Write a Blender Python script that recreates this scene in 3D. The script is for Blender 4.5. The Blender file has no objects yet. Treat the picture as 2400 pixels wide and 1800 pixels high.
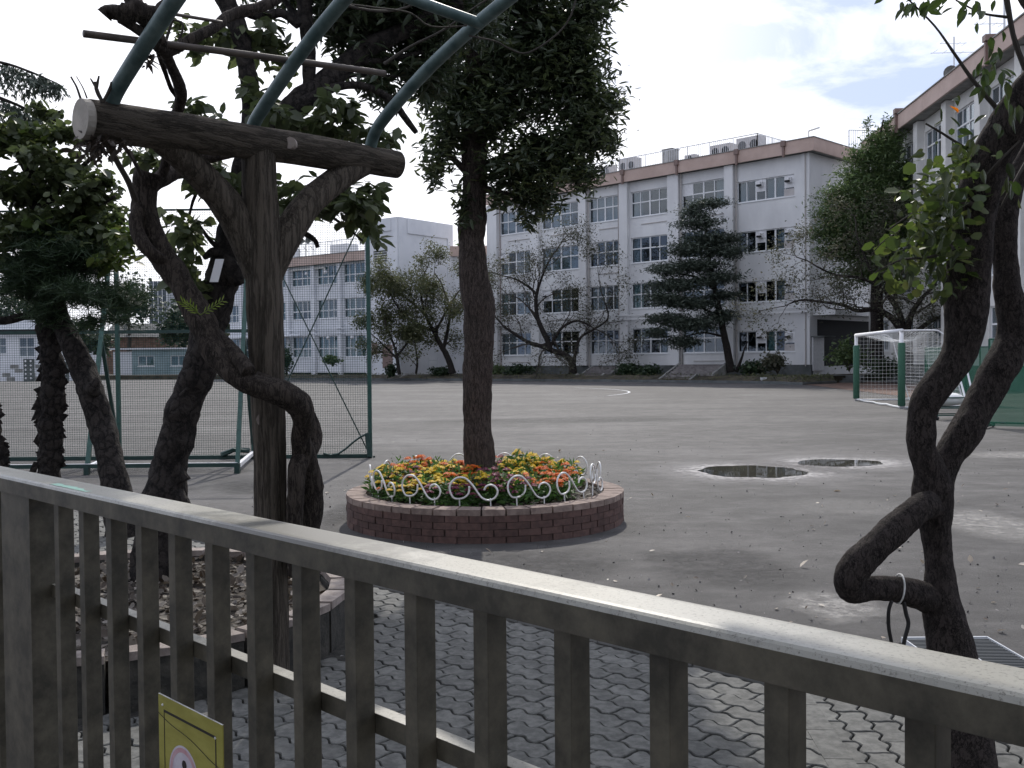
import bpy, math, random
import numpy as np
from mathutils import Vector, Matrix, noise
S = bpy.context.scene
COL = S.collection
R_ = random.Random(7)
# ------------------------------------------------------------------ camera, sky, sun, exposure
F_PX, EYE = 2350.0, 1.55            # focal length in pixels of the 2400 px wide photograph, eye height
PITCH, ROLL = 0.0234, 0.009
_r0, _f0, _u0 = Vector((1, 0, 0)), Vector((0, math.cos(PITCH), -math.sin(PITCH))), Vector((0, math.sin(PITCH), math.cos(PITCH)))
CR = _r0 * math.cos(ROLL) - _u0 * math.sin(ROLL)
CU = _u0 * math.cos(ROLL) + _r0 * math.sin(ROLL)
CF = _f0
cam_d = bpy.data.cameras.new('camera'); cam = bpy.data.objects.new('camera', cam_d); COL.objects.link(cam)
cam_d.sensor_width = 36.0; cam_d.lens = 36.0 * F_PX / 2400; cam_d.clip_start = 0.05; cam_d.clip_end = 2500
cam.matrix_world = Matrix(((CR.x, CU.x, -CF.x, 0), (CR.y, CU.y, -CF.y, 0), (CR.z, CU.z, -CF.z, EYE), (0, 0, 0, 1)))
S.camera = cam
SUN_EL, SUN_AZ = math.radians(40), math.radians(2)
S.view_settings.view_transform = 'Standard'; S.view_settings.look = 'None'
S.view_settings.exposure = 0.30; S.view_settings.gamma = 1.0; S.view_settings.use_curve_mapping = False
S.cycles.max_bounces = 6; S.cycles.diffuse_bounces = 3; S.cycles.glossy_bounces = 3
S.cycles.transparent_max_bounces = 24; S.cycles.transmission_bounces = 4
S.cycles.use_denoising = True; S.cycles.sample_clamp_indirect = 6
S.cycles.use_adaptive_sampling = True; S.cycles.adaptive_threshold = 0.02
W = bpy.data.worlds.new("World"); S.world = W; W.use_nodes = True
nt = W.node_tree; N = nt.nodes; L = nt.links
bg = N['Background']; bg.inputs[1].default_value = 0.10
sky = N.new('ShaderNodeTexSky'); sky.sky_type = 'NISHITA'; sky.sun_disc = False
sky.sun_elevation = SUN_EL; sky.sun_rotation = SUN_AZ; sky.air_density = 1.0; sky.dust_density = 1.6; sky.ozone_density = 1.0
tc = N.new('ShaderNodeTexCoord')
mp = N.new('ShaderNodeMapping'); mp.inputs['Rotation'].default_value = (0.35, 0.5, 0.3); mp.inputs['Scale'].default_value = (2.2, 1.6, 7.5)
nz = N.new('ShaderNodeTexNoise'); nz.inputs['Scale'].default_value = 1.7; nz.inputs['Detail'].default_value = 9; nz.inputs['Roughness'].default_value = 0.58; nz.inputs['Distortion'].default_value = 0.5
rp = N.new('ShaderNodeValToRGB'); rp.color_ramp.elements[0].position = 0.42; rp.color_ramp.elements[1].position = 0.60
rp.color_ramp.elements[0].color = (.0, .0, .0, 1)
L.new(tc.outputs['Generated'], mp.inputs[0]); L.new(mp.outputs[0], nz.inputs[0]); L.new(nz.outputs[0], rp.inputs[0])
# clouds thicken towards the hazy side of the sky where the sun stands
dotn = N.new('ShaderNodeVectorMath'); dotn.operation = 'DOT_PRODUCT'
dotn.inputs[1].default_value = (-0.22, 0.93, 0.30)
L.new(tc.outputs['Generated'], dotn.inputs[0])
mr = N.new('ShaderNodeMapRange'); mr.inputs[1].default_value = 0.87; mr.inputs[2].default_value = 0.975; mr.inputs[3].default_value = 0.0; mr.inputs[4].default_value = 0.9
L.new(dotn.outputs['Value'], mr.inputs[0])
ad = N.new('ShaderNodeMath'); ad.operation = 'ADD'; ad.use_clamp = True
L.new(rp.outputs[0], ad.inputs[0]); L.new(mr.outputs[0], ad.inputs[1])
mx = N.new('ShaderNodeMix'); mx.data_type = 'RGBA'
sky_gain = N.new('ShaderNodeMix'); sky_gain.data_type = 'RGBA'; sky_gain.inputs[0].default_value = 0.82
sky_gain.inputs[7].default_value = (4.9, 5.9, 8.6, 1)
L.new(sky.outputs[0], sky_gain.inputs[6])
L.new(ad.outputs[0], mx.inputs[0]); L.new(sky_gain.outputs[2], mx.inputs[6]); mx.inputs[7].default_value = (11.6, 11.7, 12.4, 1)
# thin cloud scatters forward: bright round the sun's side of the sky, much dimmer opposite it
d2 = N.new('ShaderNodeVectorMath'); d2.operation = 'DOT_PRODUCT'; d2.inputs[1].default_value = (math.sin(SUN_AZ) * math.cos(SUN_EL), math.cos(SUN_AZ) * math.cos(SUN_EL), math.sin(SUN_EL))
L.new(tc.outputs['Generated'], d2.inputs[0])
m2 = N.new('ShaderNodeMapRange'); m2.interpolation_type = 'SMOOTHSTEP'; m2.inputs[1].default_value = -0.45; m2.inputs[2].default_value = 0.78; m2.inputs[3].default_value = 0.66; m2.inputs[4].default_value = 1.0
L.new(d2.outputs['Value'], m2.inputs[0])
vm = N.new('ShaderNodeVectorMath'); vm.operation = 'SCALE'; L.new(mx.outputs[2], vm.inputs[0]); L.new(m2.outputs[0], vm.inputs['Scale'])
L.new(vm.outputs[0], bg.inputs[0])
sd = bpy.data.lights.new('sun', 'SUN'); sd.energy = 2.3; sd.angle = math.radians(0.6); sd.color = (1.0, 0.95, 0.87)
sun = bpy.data.objects.new('sun', sd); COL.objects.link(sun)
sv = Vector((math.sin(SUN_AZ) * math.cos(SUN_EL), math.cos(SUN_AZ) * math.cos(SUN_EL), math.sin(SUN_EL)))
sun.rotation_euler = sv.to_track_quat('Z', 'Y').to_euler(); sun.location = sv * 60

# ------------------------------------------------------------------ measuring helpers (photo pixel -> place)
def P(px, py, Y):
    d = CF + CR * ((px - 1200) / F_PX) - CU * ((py - 900) / F_PX)
    return Vector((0, 0, EYE)) + d * (Y / d.y)
def G(px, py, z=0.0):
    d = CF + CR * ((px - 1200) / F_PX) - CU * ((py - 900) / F_PX)
    return Vector((0, 0, EYE)) + d * ((z - EYE) / d.z)
def RP(w, Y): return w * Y / F_PX
# ------------------------------------------------------------------ object helpers
WO = {}
def props(o, label=None, cat=None, group=None, kind=None):
    if label: o['label'] = label
    if cat: o['category'] = cat
    if group: o['group'] = group
    if kind: o['kind'] = kind
    return o
def thing(name, label, cat, loc=(0, 0, 0), group=None, kind=None):
    o = bpy.data.objects.new(name, None); o.empty_display_size = 0.1; COL.objects.link(o); o.location = loc
    WO[o] = Vector(loc); return props(o, label, cat, group, kind)
def link(me, name, mat, parent=None, origin=None):
    o = bpy.data.objects.new(name, me); COL.objects.link(o)
    if mat and not me.materials: me.materials.append(mat)
    if parent is not None:
        o.parent = parent; WO[o] = WO[parent]
    else:
        WO[o] = Vector(origin) if origin is not None else Vector((0, 0, 0)); o.location = WO[o]
    return o
class MB:
    def __init__(s): s.v = []; s.f = []
    def add(s, vs, fs):
        b = len(s.v); s.v.extend(vs); s.f.extend([tuple(i + b for i in f) for f in fs]); return s
    def hexa(s, c):
        return s.add(c, [(0, 3, 2, 1), (4, 5, 6, 7), (0, 1, 5, 4), (1, 2, 6, 5), (2, 3, 7, 6), (3, 0, 4, 7)])
    def box(s, x0, x1, y0, y1, z0, z1):
        return s.hexa([Vector(p) for p in ((x0, y0, z0), (x1, y0, z0), (x1, y1, z0), (x0, y1, z0), (x0, y0, z1), (x1, y0, z1), (x1, y1, z1), (x0, y1, z1))])
    def fbox(s, F, s0, s1, o0, o1, z0, z1):
        return s.hexa([F(a, b, c) for a, b, c in ((s0, o0, z0), (s1, o0, z0), (s1, o1, z0), (s0, o1, z0), (s0, o0, z1), (s1, o0, z1), (s1, o1, z1), (s0, o1, z1))])
    def bar(s, p, q, w, h=None):
        p = Vector(p); q = Vector(q); h = h or w; d = (q - p).normalized()
        up = Vector((0, 0, 1)) if abs(d.z) < .95 else Vector((1, 0, 0))
        a = d.cross(up).normalized() * w / 2; b = a.cross(d).normalized() * h / 2
        return s.hexa([p - a - b, p + a - b, p + a + b, p - a + b, q - a - b, q + a - b, q + a + b, q - a + b])
    def tube(s, pts, rad, seg=8, rough=0.0, rs=3.0, caps=True, flute=0, fl=0.0, seed=0.0):
        pts = [Vector(p) for p in pts]; n = len(pts)
        if not hasattr(rad, '__len__'): rad = [rad] * n
        vs = []; ref = None
        for i in range(n):
            t = (pts[min(i + 1, n - 1)] - pts[max(i - 1, 0)]).normalized()
            if ref is None:
                ref = Vector((0, 0, 1)) if abs(t.z) < .9 else Vector((1, 0, 0))
                ref = (ref - t * ref.dot(t)).normalized()
            else:
                ref = (ref - t * ref.dot(t)).normalized()
            b = t.cross(ref)
            for k in range(seg):
                a = 2 * math.pi * k / seg
                dv = ref * math.cos(a) + b * math.sin(a); r = rad[i]
                if rough:
                    q0 = (pts[i] + dv * rad[i]) * rs + Vector((seed, 0, 0)); r *= 1 + rough * (noise.noise(q0) + .55 * noise.noise(q0 * 2.6) + .35 * noise.noise(q0 * 6.1))
                if fl: r *= 1 + fl * math.sin(flute * a + pts[i].z * 3)
                vs.append(pts[i] + dv * r)
        fs = [(i * seg + k, i * seg + (k + 1) % seg, (i + 1) * seg + (k + 1) % seg, (i + 1) * seg + k) for i in range(n - 1) for k in range(seg)]
        if caps: fs += [tuple(reversed(range(seg))), tuple(range((n - 1) * seg, n * seg))]
        return s.add(vs, fs)
    def ball(s, c, r, seg=8, rings=5, sx=1, sy=1, sz=1):
        c = Vector(c); vs = [c + Vector((0, 0, r * sz))]; fs = []
        for i in range(1, rings):
            th = math.pi * i / rings
            for k in range(seg):
                a = 2 * math.pi * k / seg
                vs.append(c + Vector((r * sx * math.sin(th) * math.cos(a), r * sy * math.sin(th) * math.sin(a), r * sz * math.cos(th))))
        vs.append(c - Vector((0, 0, r * sz))); m = len(vs) - 1
        for k in range(seg): fs.append((0, 1 + k, 1 + (k + 1) % seg)); fs.append((m, 1 + (rings - 2) * seg + (k + 1) % seg, 1 + (rings - 2) * seg + k))
        for i in range(rings - 2):
            for k in range(seg): fs.append((1 + i * seg + k, 1 + (i + 1) * seg + k, 1 + (i + 1) * seg + (k + 1) % seg, 1 + i * seg + (k + 1) % seg))
        return s.add(vs, fs)
    def prism(s, poly, z0, z1):
        n = len(poly); vs = [Vector((p[0], p[1], z0)) for p in poly] + [Vector((p[0], p[1], z1)) for p in poly]
        return s.add(vs, [tuple(range(n, 2 * n)), tuple(reversed(range(n)))] + [(i, (i + 1) % n, n + (i + 1) % n, n + i) for i in range(n)])
    def build(s, name, mat, parent=None, origin=None, smooth=False, kind=None, label=None, cat=None, group=None):
        o0 = WO[parent] if parent is not None else (Vector(origin) if origin is not None else Vector((0, 0, 0)))
        me = bpy.data.meshes.new(name); me.from_pydata([(Vector(v) - o0)[:] for v in s.v], [], s.f)
        if smooth: me.polygons.foreach_set('use_smooth', [True] * len(me.polygons))
        return props(link(me, name, mat, parent, o0), label, cat, group, kind)
def spline(pts, k=6):
    """Catmull-Rom through rows of numbers"""
    pts = [np.array(p, float) for p in pts]; out = []
    for i in range(len(pts) - 1):
        p0 = pts[max(i - 1, 0)]; p1 = pts[i]; p2 = pts[i + 1]; p3 = pts[min(i + 2, len(pts) - 1)]
        for j in range(k):
            t = j / k
            out.append(0.5 * ((2 * p1) + (-p0 + p2) * t + (2 * p0 - 5 * p1 + 4 * p2 - p3) * t * t + (-p0 + 3 * p1 - 3 * p2 + p3) * t ** 3))
    out.append(pts[-1]); return out
def limb(mb, rows, k=6, seg=12, rough=.12, rs=9, seed=0, fl=0, flute=5):
    """rows of (px, py, Y, width in px)"""
    q = spline(rows, k); mb.tube([P(r[0], r[1], r[2]) for r in q], [max(RP(r[3], r[2]) / 2, .001) for r in q], seg, rough, rs, seed=seed, fl=fl, flute=flute)
    return q
# ------------------------------------------------------------------ materials
def _mat(name):
    m = bpy.data.materials.new(name); m.use_nodes = True
    return m, m.node_tree.nodes, m.node_tree.links, m.node_tree.nodes['Principled BSDF']
def pbr(name, c1, c2=None, scale=4, rough=.7, bump=0, bscale=40, metal=0, stretch=(1, 1, 1), detail=5, spec=.5, lo=.4, hi=.62, rnd=0, rough2=None, bdist=.01):
    m, n, l, b = _mat(name)
    b.inputs['Roughness'].default_value = rough; b.inputs['Metallic'].default_value = metal
    b.inputs['Specular IOR Level'].default_value = spec
    g = n.new('ShaderNodeNewGeometry'); mpp = n.new('ShaderNodeMapping'); mpp.inputs['Scale'].default_value = stretch
    l.new(g.outputs['Position'], mpp.inputs[0])
    col = None
    if c2:
        t = n.new('ShaderNodeTexNoise'); t.inputs['Scale'].default_value = scale; t.inputs['Detail'].default_value = detail; t.inputs['Roughness'].default_value = .62
        r = n.new('ShaderNodeValToRGB'); r.color_ramp.elements[0].position = lo; r.color_ramp.elements[1].position = hi
        r.color_ramp.elements[0].color = (*c1, 1); r.color_ramp.elements[1].color = (*c2, 1)
        l.new(mpp.outputs[0], t.inputs[0]); l.new(t.outputs[0], r.inputs[0]); col = r.outputs[0]
        if rough2 is not None:
            q = n.new('ShaderNodeMapRange'); q.inputs[1].default_value = lo; q.inputs[2].default_value = hi; q.inputs[3].default_value = rough; q.inputs[4].default_value = rough2
            l.new(t.outputs[0], q.inputs[0]); l.new(q.outputs[0], b.inputs['Roughness'])
    else:
        b.inputs['Base Color'].default_value = (*c1, 1)
    if rnd:
        oi = n.new('ShaderNodeObjectInfo'); q = n.new('ShaderNodeMapRange'); q.inputs[3].default_value = 1 - rnd; q.inputs[4].default_value = 1 + rnd
        l.new(oi.outputs['Random'], q.inputs[0]); h = n.new('ShaderNodeHueSaturation')
        if col: l.new(col, h.inputs['Color'])
        else: h.inputs['Color'].default_value = (*c1, 1)
        l.new(q.outputs[0], h.inputs['Value']); col = h.outputs[0]
    if col: l.new(col, b.inputs['Base Color'])
    if bump:
        t2 = n.new('ShaderNodeTexNoise'); t2.inputs['Scale'].default_value = bscale; t2.inputs['Detail'].default_value = 4
        l.new(mpp.outputs[0], t2.inputs[0]); bp = n.new('ShaderNodeBump'); bp.inputs['Strength'].default_value = bump; bp.inputs['Distance'].default_value = bdist
        l.new(t2.outputs[0], bp.inputs['Height']); l.new(bp.outputs[0], b.inputs['Normal'])
    return m
def leafmat(name, cols, trans=.35, rough=.45, island=True):
    m, n, l, b = _mat(name)
    g = n.new('ShaderNodeNewGeometry'); oi = n.new('ShaderNodeObjectInfo')
    r = n.new('ShaderNodeValToRGB'); e = r.color_ramp.elements
    while len(e) < len(cols): e.new(.5)
    for i, c in enumerate(cols): e[i].position = i / max(1, len(cols) - 1); e[i].color = (*c, 1)
    l.new(g.outputs['Random Per Island'] if island else oi.outputs['Random'], r.inputs[0])
    l.new(r.outputs[0], b.inputs['Base Color']); b.inputs['Roughness'].default_value = rough
    tr = n.new('ShaderNodeBsdfTranslucent'); h = n.new('ShaderNodeHueSaturation'); h.inputs['Value'].default_value = 1.7; h.inputs['Saturation'].default_value = 1.1
    l.new(r.outputs[0], h.inputs['Color']); l.new(h.outputs[0], tr.inputs[0])
    ms = n.new('ShaderNodeMixShader'); ms.inputs[0].default_value = trans
    l.new(b.outputs[0], ms.inputs[1]); l.new(tr.outputs[0], ms.inputs[2]); l.new(ms.outputs[0], n['Material Output'].inputs[0])
    return m
def barkmat(name, c1, c2, scale=14, stretch=(1, 1, .22), bump=.9, bdist=.02, rough=.9):
    m, n, l, b = _mat(name); b.inputs['Roughness'].default_value = rough; b.inputs['Specular IOR Level'].default_value = .2
    g = n.new('ShaderNodeNewGeometry'); mpp = n.new('ShaderNodeMapping'); mpp.inputs['Scale'].default_value = stretch
    l.new(g.outputs['Position'], mpp.inputs[0])
    v = n.new('ShaderNodeTexVoronoi'); v.feature = 'DISTANCE_TO_EDGE'; v.inputs['Scale'].default_value = scale
    t = n.new('ShaderNodeTexNoise'); t.inputs['Scale'].default_value = scale * 1.3; t.inputs['Detail'].default_value = 6; t.inputs['Roughness'].default_value = .7
    va = n.new('ShaderNodeVectorMath'); va.operation = 'ADD'; vs = n.new('ShaderNodeVectorMath'); vs.operation = 'SCALE'; vs.inputs['Scale'].default_value = .12
    l.new(t.outputs['Color'], vs.inputs[0]); l.new(mpp.outputs[0], va.inputs[0]); l.new(vs.outputs[0], va.inputs[1]); l.new(va.outputs[0], v.inputs[0]); l.new(mpp.outputs[0], t.inputs[0])
    mu = n.new('ShaderNodeMath'); mu.operation = 'MULTIPLY_ADD'; mu.inputs[1].default_value = 2.2; l.new(v.outputs[0], mu.inputs[0]); l.new(t.outputs[0], mu.inputs[2])
    r = n.new('ShaderNodeValToRGB'); r.color_ramp.elements[0].position = .45; r.color_ramp.elements[1].position = .95
    r.color_ramp.elements[0].color = (*c1, 1); r.color_ramp.elements[1].color = (*c2, 1); l.new(mu.outputs[0], r.inputs[0]); l.new(r.outputs[0], b.inputs['Base Color'])
    bp = n.new('ShaderNodeBump'); bp.inputs['Strength'].default_value = bump; bp.inputs['Distance'].default_value = bdist
    l.new(mu.outputs[0], bp.inputs['Height']); l.new(bp.outputs[0], b.inputs['Normal'])
    return m
def glassmat(name, tint=(.62, .68, .72), refl=.34):
    m, n, l, b = _mat(name); n.remove(b)
    t = n.new('ShaderNodeBsdfTransparent'); t.inputs[0].default_value = (*tint, 1)
    gl = n.new('ShaderNodeBsdfGlossy'); gl.inputs['Roughness'].default_value = .03; gl.inputs[0].default_value = (.9, .95, 1, 1)
    lw = n.new('ShaderNodeLayerWeight'); lw.inputs[0].default_value = .35
    q = n.new('ShaderNodeMapRange'); q.inputs[3].default_value = .05; q.inputs[4].default_value = refl
    l.new(lw.outputs['Facing'], q.inputs[0])
    ms = n.new('ShaderNodeMixShader'); l.new(q.outputs[0], ms.inputs[0]); l.new(t.outputs[0], ms.inputs[1]); l.new(gl.outputs[0], ms.inputs[2])
    l.new(ms.outputs[0], n['Material Output'].inputs[0]); return m
# ------------------------------------------------------------------ leaves in bulk
TPL = {
 'leaf': (np.array([(0, 0, 0), (.32, .30, .05), (.68, .24, .03), (1, 0, -.08), (.68, -.24, .03), (.32, -.30, .05)]), [(0, 1, 2, 3), (0, 3, 4, 5)]),
 'slim': (np.array([(0, 0, 0), (.4, .16, .03), (1, 0, -.1), (.4, -.16, .03)]), [(0, 1, 2), (0, 2, 3)]),
 'round': (np.array([(0, 0, 0), (.3, .42, .04), (.75, .36, .02), (1, 0, -.06), (.75, -.36, .02), (.3, -.42, .04)]), [(0, 1, 2, 3), (0, 3, 4, 5)]),
 'lance': (np.array([(0, 0, 0), (.3, .13, .03), (.65, .12, .02), (1, 0, -.08), (.65, -.12, .02), (.3, -.13, .03)]), [(0, 1, 2, 3), (0, 3, 4, 5)]),
 'needle': (np.array([(0, .03, 0), (0, -.03, 0), (1, 0, -.05)]), [(0, 1, 2)]),
}
def leaf_cloud(name, mat, parent, pos, size, seed=1, tpl='leaf', droop=.3, tilt=.7, kind='stuff', axis=None, var=.3, label=None):
    rs = np.random.RandomState(seed); pos = np.asarray(pos, float); n = len(pos)
    T, Fc = TPL[tpl]
    if axis is None:
        a = rs.normal(size=(n, 3)); a[:, 2] = a[:, 2] * .5 - droop
    else:
        a = np.asarray(axis, float) + rs.normal(size=(n, 3)) * .35
    a /= np.linalg.norm(a, axis=1)[:, None] + 1e-9
    nn = rs.normal(size=(n, 3)) * tilt + np.array([0, 0, 1.0])
    b = np.cross(nn, a); b /= np.linalg.norm(b, axis=1)[:, None] + 1e-9
    c = np.cross(a, b)
    sz = size * (1 + var * rs.normal(size=n)).clip(.4, 1.8)
    V = pos[:, None, :] + sz[:, None, None] * (T[None, :, 0, None] * a[:, None, :] + T[None, :, 1, None] * b[:, None, :] + T[None, :, 2, None] * c[:, None, :])
    V = V.reshape(-1, 3) - np.array(WO[parent] if parent is not None else (0, 0, 0))
    k = len(T); me = bpy.data.meshes.new(name)
    loops = np.concatenate([np.array(f) for f in Fc]); tot = len(loops)
    idx = (np.arange(n)[:, None] * k + loops[None, :]).ravel()
    me.vertices.add(n * k); me.vertices.foreach_set('co', V.ravel().astype(np.float32))
    me.loops.add(len(idx)); me.loops.foreach_set('vertex_index', idx.astype(np.int32))
    lens = np.tile([len(f) for f in Fc], n); st = np.concatenate([[0], np.cumsum(lens)[:-1]])
    me.polygons.add(len(lens)); me.polygons.foreach_set('loop_start', st.astype(np.int32)); me.polygons.foreach_set('loop_total', lens.astype(np.int32))
    me.update(calc_edges=True); me.validate()
    return props(link(me, name, mat, parent), label=label, kind=kind)
def ellip(px, py, Y, rx, ry, rd=None):
    c = P(px, py, Y); return (c, RP(rx, Y), rd if rd else RP(rx, Y), RP(ry, Y))
def cloud_pts(ells, n, seed=1, sub=14, tight=.28, shell=.55):
    """leaf positions: every ellipsoid is broken into sub-clumps so that gaps open between them"""
    rs = np.random.RandomState(seed); vol = np.array([e[1] * e[3] * math.sqrt(e[2]) for e in ells]); vol = vol / vol.sum(); out = []
    for e, w in zip(ells, vol):
        m = max(3, int(sub)); d = rs.normal(size=(m, 3)); d /= np.linalg.norm(d, axis=1)[:, None]
        r = shell + (1 - shell) * rs.rand(m); r *= rs.rand(m) ** .35
        sc = d * r[:, None] * np.array([e[1], e[2], e[3]]) + np.array(e[0])
        k = int(n * w) + 1; ci = rs.randint(0, m, k)
        off = rs.normal(size=(k, 3)) * np.array([e[1], e[2], e[3]]) * tight
        out.append(sc[ci] + off)
    return np.concatenate(out)
def grow(wood, tips, p, d, Ln, r, depth, rng, spread=.6, up=.1, kids=(2, 4), seg=5, wob=.18, shrink=.68, dirs=None):
    n = 4; pts = [p.copy()]; q = p.copy(); dd = d.copy()
    for i in range(n):
        dd = (dd + Vector((rng.gauss(0, wob), rng.gauss(0, wob), rng.gauss(0, wob) + up * .25))).normalized()
        q = q + dd * Ln / n; pts.append(q.copy())
    r1 = r * .62
    wood.tube(pts, [r + (r1 - r) * i / n for i in range(n + 1)], seg if depth > 1 else 3, caps=False)
    if depth <= 1: tips.extend([(pts[j], dd.copy()) for j in range(1, n + 1)])
    if depth == 0: return
    for k in range(rng.randint(*kids)):
        j = rng.choice([2, 3, 4, 4]) if k else 4
        nd = (dd + Vector((rng.gauss(0, spread), rng.gauss(0, spread), rng.gauss(0, spread * .7) + up))).normalized()
        grow(wood, tips, pts[j], nd, Ln * shrink * rng.uniform(.8, 1.15), r1 * (.85 if k == 0 else .65), depth - 1, rng, spread, up, kids, seg, wob, shrink)
# ------------------------------------------------------------------ materials of the place
M = {}
def ground_mat():
    m, n, l, b = _mat('playground clay'); b.inputs['Roughness'].default_value = .8; b.inputs['Specular IOR Level'].default_value = .45
    g = n.new('ShaderNodeNewGeometry')
    def nz_(sc, det, st, ro=.6):
        mpp = n.new('ShaderNodeMapping'); mpp.inputs['Scale'].default_value = st; l.new(g.outputs['Position'], mpp.inputs[0])
        t = n.new('ShaderNodeTexNoise'); t.inputs['Scale'].default_value = sc; t.inputs['Detail'].default_value = det; t.inputs['Roughness'].default_value = ro
        l.new(mpp.outputs[0], t.inputs[0]); return t.outputs[0]
    big = nz_(.30, 7, (.7, 1.15, 1), .65); mid = nz_(2.2, 8, (1, 1.25, 1), .72); fine = nz_(70, 4, (1, 1, 1), .8); grit = nz_(260, 2, (1, 1, 1))
    def mth(op, a, c, v=None):
        q = n.new('ShaderNodeMath'); q.operation = op
        for i, x in enumerate((a, c)):
            if isinstance(x, (int, float)): q.inputs[i].default_value = x
            else: l.new(x, q.inputs[i])
        return q.outputs[0]
    s = mth('ADD', mth('MULTIPLY', big, .40), mth('ADD', mth('MULTIPLY', mid, .38), mth('ADD', mth('MULTIPLY', fine, .22), mth('MULTIPLY', grit, .10))))
    r = n.new('ShaderNodeValToRGB'); e = r.color_ramp.elements
    e[0].position = .40; e[0].color = (.026, .0245, .0235, 1); e[1].position = .68; e[1].color = (.150, .142, .137, 1)
    x = e.new(.53); x.color = (.064, .0605, .059, 1)
    l.new(s, r.inputs[0]); l.new(r.outputs[0], b.inputs['Base Color'])
    bp = n.new('ShaderNodeBump'); bp.inputs['Strength'].default_value = .8; bp.inputs['Distance'].default_value = .014
    l.new(mth('ADD', mth('MULTIPLY', fine, .6), mth('ADD', mth('MULTIPLY', grit, .3), mth('MULTIPLY', mid, 1.2))), bp.inputs['Height']); l.new(bp.outputs[0], b.inputs['Normal'])
    return m
M['ground'] = ground_mat()
M['terrace'] = pbr('terrace soil', (.035, .03, .022), (.09, .075, .05), 1.2, .95, .6, 30)
M['soil'] = pbr('bed soil', (.02, .016, .012), (.07, .055, .04), 25, .95, .9, 60)
M['brownsoil'] = pbr('red brown soil', (.12, .07, .05), (.2, .13, .10), 2, .95, .5, 20)
M['joint'] = pbr('paver joint dirt', (.02, .019, .017), (.05, .047, .04), 20, .95, .5, 90)
M['paver'] = pbr('concrete paver', (.085, .085, .079), (.150, .149, .138), 22, .85, .5, 240, rnd=.16, bdist=.002)
M['wallA'] = pbr('grey white wall paint', (.70, .70, .705), (.80, .80, .80), .5, .8, .15, 8, detail=8, stretch=(1, 1, .45))
M['wallB'] = pbr('cool white wall paint', (.71, .725, .76), (.81, .82, .85), .5, .8, .12, 8)
M['wallC'] = pbr('old cream wall paint', (.68, .67, .64), (.78, .77, .74), .6, .8, .15, 8)
M['fascia'] = pbr('terracotta fascia paint', (.50, .37, .315), (.58, .44, .38), .7, .75, .1, 6, detail=7)
M['conc'] = pbr('grey concrete', (.22, .22, .21), (.34, .335, .32), 1.5, .9, .4, 30)
M['plinth'] = pbr('dark plinth', (.09, .10, .10), (.14, .15, .15), 1.5, .9, .3, 20)
M['steps'] = pbr('step stone', (.20, .18, .18), (.30, .28, .27), 3, .9, .3, 30)
M['alu'] = pbr('window aluminium', (.80, .81, .82), rough=.5)
M['whitepaint'] = pbr('white paint', (.74, .74, .76), (.84, .84, .85), 6, .45)
M['grail'] = pbr('galvanised rail', (.70, .72, .75), rough=.5)
M['unit'] = pbr('air unit beige', (.48, .45, .44), (.56, .53, .52), 2, .6)
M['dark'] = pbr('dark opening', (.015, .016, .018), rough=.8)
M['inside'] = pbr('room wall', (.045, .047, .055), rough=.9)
M['curt'] = pbr('pale curtain', (.50, .52, .50), (.60, .63, .60), 9, .9, stretch=(6, 6, .2))
M['curtg'] = pbr('green curtain', (.42, .60, .50), (.52, .70, .60), 9, .9, stretch=(6, 6, .2))
M['glass'] = glassmat('window glass')
M['pipe'] = pbr('brown downpipe', (.22, .15, .13), rough=.6)
M['rust'] = pbr('stain streak paint', (.50, .47, .45), rough=.8)
M['netgreen'] = pbr('green net thread', (.015, .055, .045), rough=.8)
M['gsteel'] = pbr('green painted steel', (.016, .060, .048), (.026, .088, .070), 20, .4)
M['gsteeld'] = pbr('dark green painted steel', (.010, .036, .030), (.016, .05, .042), 20, .4)
M['pad'] = pbr('green post padding', (.03, .10, .065), (.045, .135, .085), 30, .75, .4, 60)
M['netwhite'] = pbr('white net cord', (.78, .78, .76), rough=.8)
M['gatem'] = None
M['water'] = pbr('puddle water', (.075, .072, .058), rough=.02, spec=.6, bump=.02, bscale=2)
M['brick'] = pbr('red brick', (.085, .050, .043), (.130, .076, .064), 18, .9, .5, 120, rnd=.22, bdist=.003)
M['mortar'] = pbr('brick mortar', (.070, .048, .042), (.10, .070, .06), 30, .95, .5, 100)
M['cap'] = pbr('pale brick top', (.20, .148, .125), (.30, .23, .195), 14, .9, .4, 100, rnd=.15, bdist=.003)
M['stone'] = pbr('pinkish curb stone', (.20, .165, .145), (.33, .28, .25), 12, .85, .5, 60, rnd=.12, bdist=.004)
M['wire'] = pbr('white coated wire', (.72, .71, .68), (.85, .84, .82), 30, .4)
M['bark'] = barkmat('scaly grey bark', (.022, .018, .016), (.165, .132, .116), 34, (1, 1, .2), 1.0)
M['barkd'] = barkmat('dark cherry bark', (.010, .009, .009), (.048, .041, .037), 14, (1, 1, .8), .8)
M['vine'] = barkmat('wisteria bark', (.016, .013, .011), (.085, .069, .058), 26, (1, 1, .16), .8, .012)
M['barkp'] = barkmat('pitted bark', (.013, .011, .010), (.115, .094, .087), 34, (1, 1, .45), 1.0, .012)
M['twig'] = pbr('twig bark', (.05, .042, .035), rough=.9)
M['log'] = barkmat('moulded concrete log', (.052, .044, .035), (.180, .152, .122), 22, (1, 1, .06), 1.0, .02)
M['logb'] = barkmat('moulded concrete log beam', (.046, .039, .031), (.150, .127, .102), 22, (.14, .14, 1), 1.0, .02)
M['logend'] = pbr('pale log end', (.36, .33, .29), (.46, .42, .37), 9, .9, .3, 50)
M['pergola'] = pbr('weathered blue green steel', (.055, .10, .10), (.13, .19, .185), 9, .45, detail=8)
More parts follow.
